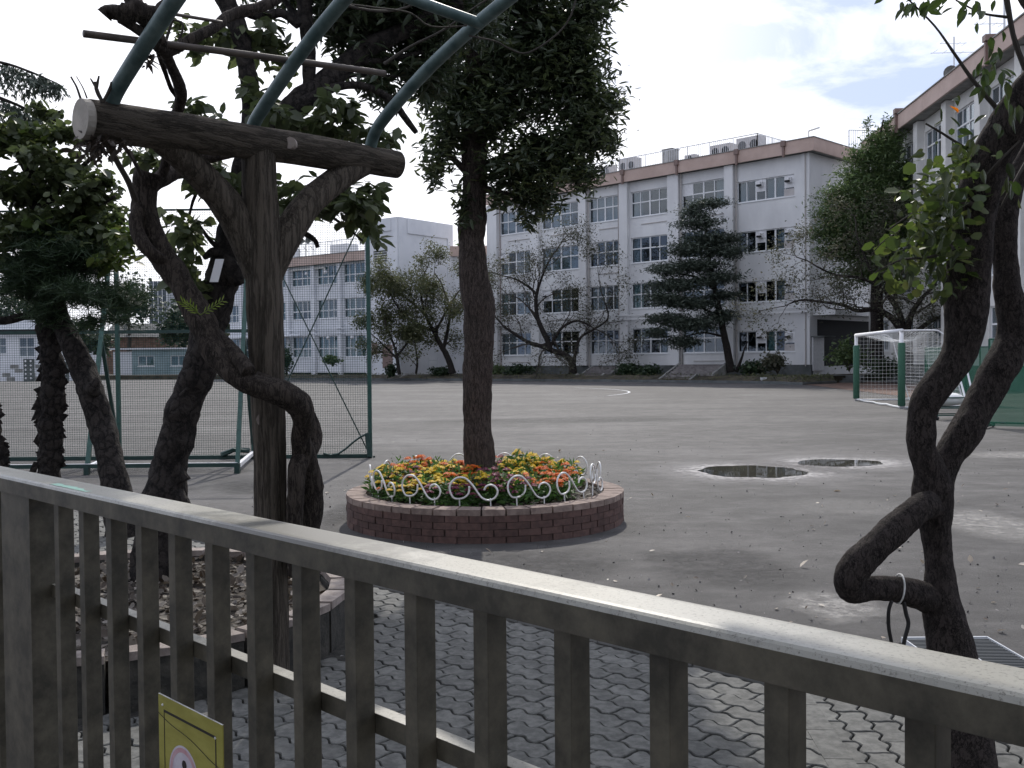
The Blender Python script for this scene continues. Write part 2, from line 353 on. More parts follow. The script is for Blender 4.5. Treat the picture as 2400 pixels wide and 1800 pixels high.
M['pole'] = pbr('brown plastic pole', (.07, .055, .045), (.11, .085, .07), 9, .6)

# ------------------------------------------------------------------ the setting
mb = MB(); X0, X1, Y0, Y1 = -900, 900, -60, 1500
mb.add([Vector((X0, Y0, 0)), Vector((X1, Y0, 0)), Vector((X1, Y1, 0)), Vector((X0, Y1, 0))], [(0, 1, 2, 3)])
mb.build('ground', M['ground'], kind='structure')
# gate line frame:  t along D (away to the left), o towards the camera
D = Vector((-.7055, .7087, 0)); NN = Vector((-.7087, -.7055, 0)); E = -NN
GO = Vector((0, 1.5, 0))
def FG(t, o, z): return GO + D * t + NN * o + Vector((0, 0, z))
# paved strip inside the gate
BED_C, BED_R = Vector((-2.25, 5.6, 0)), 1.32
RIM_C, RIM_R = Vector((-.27, 9.8, 0)), 1.345
seam_p, seam_d = Vector((1.25, 4.07, 0)), Vector((.076, .997, 0)); seam_n = Vector((.997, -.076, 0))
edge_p = Vector((0, 5.87, 0))
def inside(p):
    if (p - edge_p).dot(E) > 0: return False
    if (p - GO).dot(E) < .35: return False
    if (p - BED_C).length < BED_R + .1: return False
    return True
def visible(p, m=.25):
    d = p - Vector((0, 0, EYE)); z = d.dot(CF)
    if z < .5: return False
    x = d.dot(CR) / z * F_PX + 1200; y = 900 - d.dot(CU) / z * F_PX
    return -150 - 900 * m < x < 2550 + 900 * m and y < 2500
A_ = .2250; B_ = .1125
def _tri(x): x = x % 1.0; y = 4 * x if x < .25 else (2 - 4 * x if x < .75 else 4 * x - 4); return max(-.75, min(.75, y)) / .75
def warp(a, b): return (a + .004 * math.sin(2 * math.pi * b / B_), b + .0125 * _tri(a / B_))
def tile_mesh(odd, small=False):
    g = .0045; a0, a1, b0, b1 = g, A_ - g, g, B_ - g; ring = []
    sh = A_ / 2 if odd else 0
    for i in range(16): ring.append((a0 + (a1 - a0) * i / 16, b0))
    for i in range(3): ring.append((a1, b0 + (b1 - b0) * i / 3))
    for i in range(16): ring.append((a1 - (a1 - a0) * i / 16, b1))
    for i in range(3): ring.append((a0, b1 - (b1 - b0) * i / 3))
    yo = B_ if odd else 0
    w = [warp(a + sh, b + yo) for a, b in ring]; w = [(x - sh, y - yo) for x, y in w]
    cx, cy = A_ / 2, B_ / 2; n = len(w)
    vs = [Vector((x, y, 0)) for x, y in w] + [Vector((x, y, .018)) for x, y in w] + [Vector((x + (cx - x) * .035, y + (cy - y) * .06, .022)) for x, y in w]
    fs = [tuple(range(2 * n, 3 * n))] + [(i, (i + 1) % n, n + (i + 1) % n, n + i) for i in range(n)] + [(n + i, n + (i + 1) % n, 2 * n + (i + 1) % n, 2 * n + i) for i in range(n)]
    return vs, fs
pav = thing('paved_path', None, None, (0, 0, 0), kind='structure')
mb = MB()
base = [GO + E * .1 + D * 12, GO + E * .1 - D * 6, edge_p - D * 10.3 + E * .02, edge_p + D * 8 + E * .02]
mb.add([Vector((p.x, p.y, .004)) for p in base], [(0, 1, 2, 3)]); mb.build('joint_bed', M['joint'], pav)
tv = [tile_mesh(0), tile_mesh(1)]
tme = []
for v, f in tv:
    me = bpy.data.meshes.new('paver'); me.from_pydata([x[:] for x in v], [], f); me.materials.append(M['paver']); tme.append(me)
cands = []
for reg in (0, 1):
    if reg == 0: u, w_, o0 = D, E, GO.copy()
    else: u, w_, o0 = seam_d, seam_n, seam_p.copy()
    ang = math.atan2(u.y, u.x); wv = Vector((-math.sin(ang), math.cos(ang), 0)); 
    for j in range(-60, 60):
        for i in range(-40, 50):
            odd = j % 2
            p = o0 + u * (i * A_ + odd * A_ / 2) + wv * (j * B_)
            c = p + u * A_ / 2 + wv * B_ / 2
            if not inside(c) or not visible(c): continue
            right = (c - seam_p).dot(seam_n) > 0
            if right != bool(reg): continue
            cands.append((c.length, odd, p, ang))
cands.sort(key=lambda c: c[0])
vis = [c for c in cands if visible(c[2], 0.0)]
near = set(id(c) for c in [c for c in vis if G(1200, 1800).y * .8 < c[2].y][:300])
rest = MB(); k = 0
for c in cands:
    z = .004 + R_.uniform(-.0025, .003)
    if id(c) in near:
        o = link(tme[c[1]], 'paver', None, pav); o.location = (c[2].x, c[2].y, z); o.rotation_euler = (R_.gauss(0, .006), R_.gauss(0, .006), c[3])
    else:
        ca, sa = math.cos(c[3]), math.sin(c[3]); v, f = tv[c[1]]
        rest.add([Vector((c[2].x + x.x * ca - x.y * sa, c[2].y + x.x * sa + x.y * ca, z + x.z)) for x in v], f)
rest.build('distant_pavers', M['paver'], pav, kind='stuff')
# concrete edge strip along the paving
mb = MB()
for i in range(18):
    a = -6.2 + i * .62
    mb.hexa([edge_p + D * s + E * w + Vector((0, 0, z)) for z in (0, .028) for s, w in ((a, .02), (a + .61, .02), (a + .61, .12), (a, .12))])
mb.build('edging_strip', M['conc'], pav)
mb = MB()
for i in range(-9, 5):
    a = i * .30
    if not inside(seam_p + seam_d * a): continue
    mb.hexa([seam_p + seam_d * s + seam_n * w + Vector((0, 0, z)) for z in (.004, .0285) for s, w in ((a, -.055), (a + .296, -.055), (a + .296, .055), (a, .055))])
mb.build('seam_strip', M['paver'], pav)
# drain grate beside the right hand trunk
gr = thing('drain_grate', 'steel slatted drain grate set in the ground behind the crooked trunk', 'grate', (2.4, 4.9, 0))
mb = MB(); 
for x in (2.10, 2.33, 2.56): mb.box(x - .003, x + .003, 4.2, 5.4, .004, .034)
for y in (4.2, 5.39): mb.box(2.10, 2.56, y, y + .01, .004, .034)
mb.build('frame', M['grail'], gr)
mb = MB()
for i in range(46): mb.box(2.106, 2.554, 4.215 + i * .0255, 4.222 + i * .0255, .008, .028)
mb.build('bars', pbr('grate steel', (.10, .11, .12), rough=.5, metal=.5), gr, kind='stuff')
mb = MB(); mb.box(2.1, 2.56, 4.2, 5.4, .0035, .006); mb.build('pit', M['dark'], gr)

# puddles with pale dry rims
def rimmat(name, c, dens):
    m, n, l, b = _mat(name); b.inputs['Base Color'].default_value = (*c, 1); b.inputs['Roughness'].default_value = .9
    at = n.new('ShaderNodeAttribute'); at.attribute_name = 'fade'; g = n.new('ShaderNodeNewGeometry')
    t = n.new('ShaderNodeTexNoise'); t.inputs['Scale'].default_value = 9; t.inputs['Detail'].default_value = 8; t.inputs['Roughness'].default_value = .75; l.new(g.outputs['Position'], t.inputs[0])
    q = n.new('ShaderNodeMapRange'); q.inputs[1].default_value = .32; q.inputs[2].default_value = .66; l.new(t.outputs[0], q.inputs[0])
    u = n.new('ShaderNodeMath'); u.operation = 'MULTIPLY'; l.new(at.outputs['Fac'], u.inputs[0]); l.new(q.outputs[0], u.inputs[1])
    v = n.new('ShaderNodeMath'); v.operation = 'MULTIPLY'; v.inputs[1].default_value = dens; v.use_clamp = True; l.new(u.outputs[0], v.inputs[0])
    tr = n.new('ShaderNodeBsdfTransparent'); ms = n.new('ShaderNodeMixShader'); l.new(v.outputs[0], ms.inputs[0]); l.new(tr.outputs[0], ms.inputs[1]); l.new(b.outputs[0], ms.inputs[2]); l.new(ms.outputs[0], n['Material Output'].inputs[0]); return m
M['rim'] = rimmat('dry silt', (.42, .40, .385), 1.5)
M['chalk'] = rimmat('chalk line', (.75, .75, .75), 2.2)
M['silt'] = rimmat('washed silt patches', (.44, .42, .39), .9)
M['dampshade'] = rimmat('damp and shaded clay', (.055, .053, .052), 1.1)  # dark film for damp clay and for tree shade painted on the ground
def fadesheet(name, rings, mat, z, fades, kind='structure', parent=None, label=None):
    """rings: closed loops of points from the inside out, one fade value each"""
    n = len(rings[0]); me = bpy.data.meshes.new(name)
    vs = [(p[0], p[1], z) for r in rings for p in r]
    fs = [(a * n + i, a * n + (i + 1) % n, (a + 1) * n + (i + 1) % n, (a + 1) * n + i) for a in range(len(rings) - 1) for i in range(n)]
    me.from_pydata(vs, [], fs); at = me.attributes.new('fade', 'FLOAT', 'POINT')
    for a, fd in enumerate(fades):
        for i in range(n): at.data[a * n + i].value = fd
    return props(link(me, name, mat, parent), kind=kind, label=label)
for k, (px, py, wx, wy, sd_) in enumerate(((1764, 1107, 118, 14.5, 1), (1968, 1086, 97, 8.5, 5))):
    c = G(px, py); y0 = G(px, py - wy).y; y1 = G(px, py + wy).y; rx = RP(wx, c.y); ry = (y0 - y1) / 2; c.y = (y0 + y1) / 2
    shp = [1 + .16 * noise.noise(Vector((math.cos(a) * 2 + sd_, math.sin(a) * 2, 0))) + .05 * noise.noise(Vector((math.cos(a) * 7 + sd_, math.sin(a) * 7, 3))) for a in [2 * math.pi * i / 64 for i in range(64)]]
    def ring(f, g=0): return [(c.x + (rx * f + g) * shp[i] * math.cos(2 * math.pi * i / 64), c.y + (ry * f + g) * shp[i] * math.sin(2 * math.pi * i / 64)) for i in range(64)]
    mb = MB(); mb.add([Vector((x, y, .010)) for x, y in ring(1)], [tuple(range(64))]); mb.build('puddle', M['water'], kind='structure')
    fadesheet('puddle_rim', [ring(.97), ring(1.0, .02), ring(1.0, .10), ring(1.0, .34), ring(1.0, .9)], M['rim'], .006, [1, 1, .9, .42, 0])
# worn chalk lines on the playground
def stroke(name, pts, w, fade=.8, z=.007):
    n = len(pts); me = bpy.data.meshes.new(name); vs = []; vals = []
    for i, p in enumerate(pts):
        t = (pts[min(i + 1, n - 1)] - pts[max(i - 1, 0)]).normalized(); s = Vector((-t.y, t.x, 0)) * w / 2
        for k in (-1, 1): vs.append((p.x + k * s.x, p.y + k * s.y, z)); vals.append(fade * (1 if 3 < i < n - 4 else .15))
    me.from_pydata(vs, [], [(2 * i, 2 * i + 1, 2 * i + 3, 2 * i + 2) for i in range(n - 1)]); at = me.attributes.new('fade', 'FLOAT', 'POINT')
    for i, v in enumerate(vals): at.data[i].value = v
    return props(link(me, name, M['chalk']), kind='structure')
cc = G(1471, 917) - Vector((12, 0, 0))
stroke('chalk_line', [cc + Vector((12 * math.cos(a), 12 * math.sin(a), 0)) for a in np.linspace(-.62, .72, 40)], .11, 1.0)
stroke('chalk_line', [G(1040, 905) + Vector((i * .5, .1 * math.sin(i * .3), 0)) for i in range(34)], .08, .35)
stroke('chalk_line', [G(1690, 927) + Vector((i * .25, 0, 0)) for i in range(12)], .12, .5)
for (px, py, rx, ry, sd_, mt, dn) in ((2330, 1235, 170, 48, 3, 'silt', .8), (1960, 1425, 130, 42, 9, 'silt', .9), (2390, 1068, 150, 10, 4, 'silt', .8), (800, 1205, 60, 30, 11, 'dampshade', .8),
        (1700, 1330, 200, 60, 14, 'dampshade', .75), (620, 1140, 130, 20, 15, 'dampshade', .8), (1250, 1330, 260, 40, 18, 'dampshade', .7), (2000, 1190, 220, 26, 21, 'silt', .35), (1350, 985, 380, 8, 23, 'dampshade', .35), (300, 1105, 300, 10, 25, 'dampshade', .9)):  # dark patch right of the planter is tree shade painted on the clay
    c = G(px, py); ya = G(px, py - ry).y; yb = G(px, py + ry).y; a_ = RP(rx, c.y); b_ = (ya - yb) / 2; c.y = (ya + yb) / 2
    shp = [1 + .35 * noise.noise(Vector((math.cos(t) * 1.5 + sd_, math.sin(t) * 1.5, 0))) for t in [2 * math.pi * i / 48 for i in range(48)]]
    rr = lambda f: [(c.x + a_ * f * shp[i] * math.cos(2 * math.pi * i / 48), c.y + b_ * f * shp[i] * math.sin(2 * math.pi * i / 48)) for i in range(48)]
    fadesheet('silt_patch' if mt == 'silt' else 'damp_shade_patch', [rr(.02), rr(.5), rr(.8), rr(1.0)], M[mt], .005 if mt == 'silt' else .003, [dn, dn * .9, dn * .4, 0])

# ------------------------------------------------------------------ buildings
def frame(o, d):
    d = Vector((d[0], d[1], 0)).normalized(); n = Vector((d.y, -d.x, 0)); o = Vector((o[0], o[1], 0))
    if n.dot(-o) < 0: n = -n
    return lambda s, out, z: o + d * s + n * out + Vector((0, 0, z))
def wall_open(mb, F, s0, s1, z0, z1, ops, th=.25, o1=0.0):
    sb = sorted(set([s0, s1] + [x for o in ops for x in o[:2] if s0 < x < s1]))
    for a, b in zip(sb[:-1], sb[1:]):
        m = (a + b) / 2; cov = sorted([(o[2], o[3]) for o in ops if o[0] < m < o[1]]); z = z0
        for q0, q1 in cov:
            if q0 > z: mb.fbox(F, a, b, o1 - th, o1, z, q0)
            z = max(z, q1)
        if z < z1: mb.fbox(F, a, b, o1 - th, o1, z, z1)
def window(F, parent, s0, s1, z0, z1, cols=4, transom=.6, curt='', rng=R_, vent=False, cmat='curt', hood=None):
    """aluminium sliding window; curt = one letter per column: c curtain, g green curtain, d dark"""
    mb = MB(); f = .07; oo, oi = -.10, -.16
    mb.fbox(F, s0, s1, oi, oo, z0, z0 + f); mb.fbox(F, s0, s1, oi, oo, z1 - f, z1)
    mb.fbox(F, s0, s0 + f, oi, oo, z0 + f, z1 - f); mb.fbox(F, s1 - f, s1, oi, oo, z0 + f, z1 - f)
    w = (s1 - s0) / cols; zt = z0 + (z1 - z0) * transom
    if transom < 1: mb.fbox(F, s0 + f, s1 - f, oi - .004, oo + .02, zt - .045, zt + .045)
    for k in range(1, cols):
        q = .06 if k % 2 == 0 else .034
        mb.fbox(F, s0 + k * w - q, s0 + k * w + q, oi - .002, oo + .012, z0 + f, z1 - f)
    mb.fbox(F, s0 - .05, s1 + .05, -.06, .05, z0 - .06, z0 - .003)
    wn = mb.build('window', M['alu'], parent)
    for k in range(cols):
        a, b = s0 + k * w, s0 + (k + 1) * w
        zz = [(z0, z1)] if transom >= 1 else [(z0, zt), (zt, z1)]
        for q0, q1 in zz:
            if vent and k in vent and q1 == z1 and transom < 1:
                p = MB(); p.fbox(F, a + .03, b - .03, -.15, -.11, q0 + .04, q1 - .04); p.build('vent_panel', M['whitepaint'], wn)
                continue
            p = MB(); p.fbox(F, a + .02, b - .02, -.135, -.129, q0 + .02, q1 - .02); p.build('pane', M['glass'], wn)
        c = curt[k] if k < len(curt) else 'd'
        if c in 'cg':
            p = MB(); n = 10; vs = []
            for i in range(n + 1):
                s = a + (b - a) * i / n; o = -.34 + (.035 if i % 2 else -.035)
                vs += [F(s, o, z0 + .05), F(s, o, z1)]
            p.add(vs, [(2 * i, 2 * i + 2, 2 * i + 3, 2 * i + 1) for i in range(n)]); p.build('curtain', M['curt' if c == 'c' else 'curtg'], wn)
    return wn
def hood(F, parent, s, z):
    mb = MB(); mb.fbox(F, s - .2, s + .2, -.13, .12, z - .16, z + .18)
    mb.fbox(F, s - .14, s + .14, .12, .30, z - .02, z + .16); h = mb.build('vent_hood', M['whitepaint'], parent)
    q = MB(); q.fbox(F, s - .15, s + .15, .10, .31, z - .14, z - .03); q.build('vent_mouth', M['dark'], h)
def shell(F, parent, s0, s1, dp, z1, floors, mat, n='wall'):
    mb = MB(); t = .25
    mb.fbox(F, s0, s0 + t, -dp, -t, 0, z1); mb.fbox(F, s1 - t, s1, -dp, -t, 0, z1)
    mb.fbox(F, s0 + t, s1 - t, -dp, -dp + t, 0, z1); mb.build(n, mat, parent)
    mb = MB()
    for z in floors: mb.fbox(F, s0 + t, s1 - t, -dp + t, -t - .003, z - .12, z + .12)
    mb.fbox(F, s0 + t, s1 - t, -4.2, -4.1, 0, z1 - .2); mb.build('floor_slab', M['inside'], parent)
def fascia_band(F, parent, s0, s1, dp, z0, z1, ov=.55, mat='fascia'):
    mb = MB(); mb.fbox(F, s0 - ov, s1 + .0, ov - .12, ov, z0, z1)
    mb.fbox(F, s0 - ov, s0 - ov + .12, -dp, ov - .12, z0, z1); mb.build('fascia', M[mat], parent)
    mb = MB(); mb.fbox(F, s0 - ov + .12, s1, -dp, ov - .12, z0 + .05, z0 + .25); mb.fbox(F, s0 - ov - .04, s1, ov - .16, ov + .05, z1, z1 + .05)
    mb.fbox(F, s0 - ov - .04, s0 - ov + .16, -dp, ov - .16, z1, z1 + .05)
    mb.build('roof', M['conc'], parent)
def railing(F, parent, runs, z, h=1.1, pick=.16):
    mb = MB()
    for (a, oa, b, ob) in runs:
        p, q = F(a, oa, z), F(b, ob, z); Ln = (q - p).length; n = max(2, int(Ln / pick))
        u = Vector((0, 0, h)); mb.bar(p + u, q + u, .05); mb.bar(p + Vector((0, 0, .12)), q + Vector((0, 0, .12)), .035)
        for i in range(n + 1):
            r = p + (q - p) * i / n; w = .06 if i % 12 == 0 else .03
            mb.bar(r, r + u, w)
    return mb.build('railing', M['grail'], parent)
def roof_unit(F, parent, s, o, z, w=1.0, d=.5, h=.8, fans=2):
    mb = MB(); mb.fbox(F, s - w / 2, s + w / 2, o - d / 2, o + d / 2, z, z + h); u = mb.build('roof_unit', M['unit'], parent)
    for i in range(fans):
        c = F(s + (i - (fans - 1) / 2) * w / fans, o + d / 2 + .003, z + h * .55); g = MB()
        ax = (F(1, 0, 0) - F(0, 0, 0)); r = min(w / fans, h) * .36
        g.add([c + ax * r * math.cos(a) + Vector((0, 0, r * math.sin(a))) for a in [math.pi * k / 6 for k in range(12)]], [tuple(range(12))]); g.build('fan_grille', M['dark'], u)
# --- building A: four storeys straight ahead
A0 = (19.66, 66.0); dA = (-.7055, .7087); FA = frame(A0, dA)
bA = thing('school_building', 'four storey grey white school block with terracotta fascia behind the playground', 'building', (19.66, 66, 0))
LA = 30.5; ZA = 15.0
sills = [1.98, 5.4, 8.85, 12.32]
piers = [(5.7, 6.4), (10.31, 11.27), (15.01, 15.8), (19.18, 19.95), (24.35, 25.29), (29.3, 30.5)]
ops = []; wins = []
for fl, z in enumerate(sills):
    h = 1.45 if fl < 4 else 1.4
    ops.append((1.15, 5.55, z, z + h)); wins.append(('a', 1.15, 5.55, z, z + h, fl))
    for b in range(5):
        s0, s1 = piers[b][1] + .12, piers[b + 1][0] - .12; hh = 1.92
        if fl == 0 and b in (0, 2): 
            hh = 1.9
        ops.append((s0, s1, z, z + hh)); wins.append(('b', s0, s1, z, z + hh, fl, b))
mb = MB(); wall_open(mb, FA, 0, LA, 1.1, ZA, ops); mb.build('wall', M['wallA'], bA)
mb = MB(); mb.fbox(FA, -.05, LA, -.25, .06, 0, 1.097); mb.build('plinth', M['plinth'], bA)
shell(FA, bA, 0, LA, 9, ZA, [1.1, 4.5, 7.95, 11.4, 14.8], M['wallA'])
for a, b in piers:
    mb = MB(); mb.fbox(FA, a, b, .002, .32, 1.1, ZA - .02); mb.build('pier', M['wallA'], bA)
mb = MB(); mb.fbox(FA, -.02, .55, .002, .14, 1.1, ZA - .02); mb.build('pier', M['wallA'], bA)
mb = MB()
for z in (4.55, 4.85): mb.fbox(FA, 0, LA, .322, .42, z, z + .12)
mb.build('string_course', M['wallA'], bA)
cur = {'a': ['dddgdd', 'ddddcd', 'ddddcd', 'cddccd'], 'b': [['ccdd', 'dddc', 'dddd', 'dcdd', 'ccdc'], ['ccdd', 'gddd', 'ccdc', 'dccd', 'gdcc'], ['dddd', 'cddd', 'dddc', 'cccc', 'cddd'], ['dddc', 'cddd', 'cccc', 'dccd', 'ccdd']]}
for w in wins:
    if w[0] == 'a':
        fl = w[5]; wn = window(FA, bA, w[1], w[2], w[3], w[4], 6, 1.0, cur['a'][fl][::-1])
        for s in (1.55, 3.7):
            mb = MB(); mb.fbox(FA, s - .38, s + .38, -.125, -.085, w[4] - .85, w[4] - .05); mb.build('vent_panel', M['whitepaint'], bA)
            hood(FA, bA, s, w[4] - .38)
        mb = MB(); mb.fbox(FA, 1.17, 1.95, -.12, -.08, w[3] + .05, w[3] + .52); mb.build('louvre_panel', M['unit'], bA)
    else:
        fl, b = w[5], w[6]; wn = window(FA, bA, w[1], w[2], w[3], w[4], 4, .56, cur['b'][fl][b][::-1], vent=([3] if (fl, b) in ((2, 2), (2, 4), (3, 0), (1, 3)) else False))
        if (fl, b) in ((2, 2), (2, 4), (1, 3)): hood(FA, bA, w[2] - .5, w[4] - .45)
        if (fl + b) % 2 == 0 or fl == 3:
            mb = MB(); mb.fbox(FA, w[1] - .1, w[2] - 1.0, .004, .05, w[3] - .62, w[3] - .56); mb.build('cable_duct', M['rust'], bA)
fascia_band(FA, bA, 0, LA, 9, ZA, 15.85)
for s in (5.2, 10.2, 15.2, 19.6, 24.8, 1.6):
    mb = MB(); mb.fbox(FA, s - .07, s + .07, .552, .68, ZA - .15, 15.8); mb.fbox(FA, s - .16, s + .16, .552, .72, 15.55, 15.92); mb.build('rain_hopper', M['pipe'], bA)
for s in (5.55, 10.2, 19.05):
    mb = MB(); mb.bar(FA(s, .12, 1.0), FA(s, .12, ZA), .1); mb.build('downpipe', M['rust'], bA)
for s in (.25, 15.9, 16.05, 29.1, 25.4):
    mb = MB(); mb.bar(FA(s, .08 if s > 1 else .2, 1.0), FA(s, .08 if s > 1 else .2, ZA), .06); mb.build('downpipe', M['pipe'] if s > 20 else M['rust'], bA)
railing(FA, bA, [(4.3, -.6, 22, -.6), (4.3, -.6, 4.3, -6.5)], 15.9, 1.15)
railing(FA, bA, [(-.2, -5.0, -3.2, -9)], 15.9, 1.3)
roof_unit(FA, bA, 5.6, -1.9, 15.9, 1.9, .8, 1.25, 2); roof_unit(FA, bA, 7.9, -1.9, 15.9, 1.7, .8, 1.1, 2)
roof_unit(FA, bA, 10.4, -1.6, 15.9, .9, .6, .7, 1); roof_unit(FA, bA, 16.2, -1.6, 15.9, 1.6, .8, 1.3, 2); roof_unit(FA, bA, 18.4, -1.6, 15.9, 1.2, .8, 1.0, 1)
mb = MB(); mb.fbox(FA, 12.0, 12.9, -2.2, -1.3, 15.9, 17.3); mb.fbox(FA, 11.95, 12.95, -2.25, -1.25, 17.3, 17.36); mb.build('roof_hatch', M['conc'], bA)
mb = MB(); mb.fbox(FA, 1.2, 3.4, -3.2, -2.2, 15.9, 16.45); mb.bar(FA(1.3, -2.2, 16.45), FA(1.3, -2.2, 16.95), .06); mb.bar(FA(1.3, -2.2, 16.95), FA(.5, -2.2, 17.05), .08); mb.build('roof_vent', M['wallC'], bA)
mb = MB(); mb.box(-.1, .1, -.1, .1, 0, 1)
# end face door and canopy between A and the right wing
FE = frame((19.66, 66.0), (.7087, .7055))
mb = MB(); mb.fbox(FE, .3, 8.8, .003, 1.6, 4.35, 4.65); mb.build('canopy', M['wallA'], bA)
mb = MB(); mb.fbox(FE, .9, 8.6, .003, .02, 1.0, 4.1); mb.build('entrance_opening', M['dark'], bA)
mb = MB(); mb.fbox(FE, .15, 1.6, .021, .12, .7, 2.9); mb.build('notice_board', M['whitepaint'], bA)
mb = MB(); mb.fbox(FE, .05, 1.7, .021, .9, 2.92, 2.99); mb.build('board_hood', M['plinth'], bA)
# --- link block between A and the right wing
FLk = frame((26.0, 72.4), (1, 0.15)); bL = thing('link_block', 'low white link block joining the two school wings behind the tall conifer', 'building', (26, 72.4, 0))
mb = MB(); wall_open(mb, FLk, -1.0, 9, 0, 14.2, [(1 + 2.6 * k, 3 + 2.6 * k, z, z + 1.6) for k in range(3) for z in (2, 5.4, 8.8, 11.6)]); mb.build('wall', M['wallA'], bL); mb = MB(); mb.fbox(FLk, -1, 9, -5, -4.8, 0, 14.2); mb.build('rear_wall', M['wallA'], bL)
for k in range(3):
    for z in (2, 5.4, 8.8, 11.6): window(FLk, bL, 1 + 2.6 * k, 3 + 2.6 * k, z, z + 1.6, 2, .6, 'dd')
mb = MB(); mb.fbox(FLk, -1, 9, -5, .3, 14.2, 14.9); mb.build('fascia', M['fascia'], bL)
railing(FLk, bL, [(-1, 0, 9, 0)], 14.9, 1.6, .25)
# --- right wing running towards the camera
w0 = Vector((23.35, 57.0, 0)); dW = Vector((-.0766, -.997, 0)); nW = Vector((-.997, .0766, 0))
wo = Vector((23.95, 67.0, 0)) + Vector((.40, 0, 0))
FW = lambda s, out, z: wo + dW * s + nW * out + Vector((0, 0, z))
bW = thing('school_wing', 'right hand four storey school wing with terracotta fascia running towards the viewer', 'building', (24.3, 67, 0))
LW = 46.0; ops = []; wn_ = []
bw = 4.6; nb = 10
for b in range(nb):
    for fl, z in enumerate(sills):
        s0, s1 = b * bw + .55, (b + 1) * bw - .45; ops.append((s0, s1, z, z + 1.95)); wn_.append((s0, s1, z, z + 1.95, b, fl))
mb = MB(); wall_open(mb, FW, 0, LW, 1.1, ZA, ops); mb.build('wall', M['wallC'], bW)
mb = MB(); mb.fbox(FW, 0, LW, -.25, .05, 0, 1.097); mb.build('plinth', M['plinth'], bW)
shell(FW, bW, 0, LW, 9, ZA, [1.1, 4.5, 7.95, 11.4, 14.8], M['wallC'])
for b in range(nb + 1):
    mb = MB(); mb.fbox(FW, b * bw - .32, b * bw + .38, .002, .4, 1.1, ZA - .02); mb.build('pier', M['wallC'], bW)
for (s0, s1, z0, z1, b, fl) in wn_: window(FW, bW, s0, s1, z0, z1, 4, .56, ['dccd', 'cdcc', 'ccdd', 'dddc'][(b + fl) % 4])
mb = MB(); mb.fbox(FW, -.5, LW, .75, .87, ZA, 15.85); mb.build('fascia', M['fascia'], bW)
mb = MB(); mb.fbox(FW, -.5, LW, -9, .75, ZA + .03, ZA + .25); mb.fbox(FW, -.5, LW, .70, .93, 15.85, 15.91); mb.build('roof', M['conc'], bW)
for s in (7.5, 21, 30):
    mb = MB(); mb.fbox(FW, s - .08, s + .08, .872, 1.02, ZA - .2, 16.05); mb.fbox(FW, s - .2, s + .2, .5, 1.06, 15.92, 16.2); mb.build('rain_hopper', M['pipe'], bW)
# --- building B: three storeys, left, with the stair tower
B1 = Vector((-9.57, 85.5, 0)); dB = Vector((-.793, .61, 0)).normalized()
FB = frame(B1, dB)
bB = thing('north_school_building', 'three storey school block with terracotta fascia seen through the green net', 'building', (-12.8, 88, 0))
S0, LB = 4.07, 24.0; ZB = 10.5; sb = [2.2, 5.55, 8.65]; ops = []; ws = []
bays = [(S0 + .5 + 3.55 * k, S0 + .5 + 3.55 * k + 2.85) for k in range(6)]
for k, (a, b) in enumerate(bays):
    for fl, z in enumerate(sb): ops.append((a, b, z - (.2 if fl == 0 else 0), z + 1.75)); ws.append((a, b, z - (.2 if fl == 0 else 0), z + 1.75, k, fl))
FBs = lambda s, o, z: FB(s, o - .6, z)
mb = MB(); wall_open(mb, FBs, S0 - .2, LB, .6, ZB, ops); mb.build('wall', M['wallB'], bB)
shell(FBs, bB, S0 - .2, LB, 8, ZB, [.6, 4.1, 7.5, 10.4], M['wallB'])
for k in range(6):
    mb = MB(); a = bays[k][1] + .1; mb.fbox(FBs, a, a + .48, .002, .3, 0, ZB - .02); mb.build('pier', M['wallB'], bB)
for (a, b, z0, z1, k, fl) in ws: window(FBs, bB, a, b, z0, z1, 4, .42, {0: 'gggg', 1: ['ccgg', 'dccg', 'cddg', 'gggc', 'gggg', 'cccc'][k], 2: ['gggg', 'gcgg', 'ggdg', 'gggg', 'gdgg', 'gggg'][k]}[fl])
mb = MB(); mb.fbox(FBs, S0, LB, .305, .40, 4.55, 4.63); mb.fbox(FBs, S0, LB, .302, .36, 4.1, 4.2); mb.build('string_course', M['wallB'], bB)
mb = MB(); mb.fbox(FBs, S0 + 9.0, LB, .31, 1.4, 3.95, 4.08); mb.build('canopy', M['wallB'], bB)
mb = MB(); mb.bar(FBs(9.8, .1, 10.2), FBs(9.8, .1, 9.6), .16); mb.bar(FBs(9.8, .1, 10.2), FBs(16, .1, 10.2), .16); mb.build('duct_pipe', M['wallC'], bB)
for s, z in ((6, 3.75), (9.2, 3.75), (12, 9.75), (9.4, 9.75)):
    mb = MB(); mb.ball(FBs(s, .35, z), .17, 8, 5); mb.build('globe_lamp', M['whitepaint'], bB)
mb = MB(); mb.fbox(FBs, S0 - .15, LB, .45, .57, ZB, 11.3); mb.build('fascia', M['fascia'], bB)
mb = MB(); mb.fbox(FBs, S0 - .15, LB, -8, .45, ZB + .03, ZB + .2); mb.fbox(FBs, S0 - .15, LB, .42, .61, 11.3, 11.35); mb.build('roof', M['conc'], bB)
railing(FBs, bB, [(S0, 0, 21, 0)], 11.3, 1.25, .2)
mb = MB()
mb.fbox(FBs, 8.2, 10.4, -2.6, -1.2, 11.3, 12.4); mb.fbox(FBs, 15.8, 19.2, -2.2, -1.0, 11.3, 12.5); mb.build('water_tank', M['wallB'], bB)
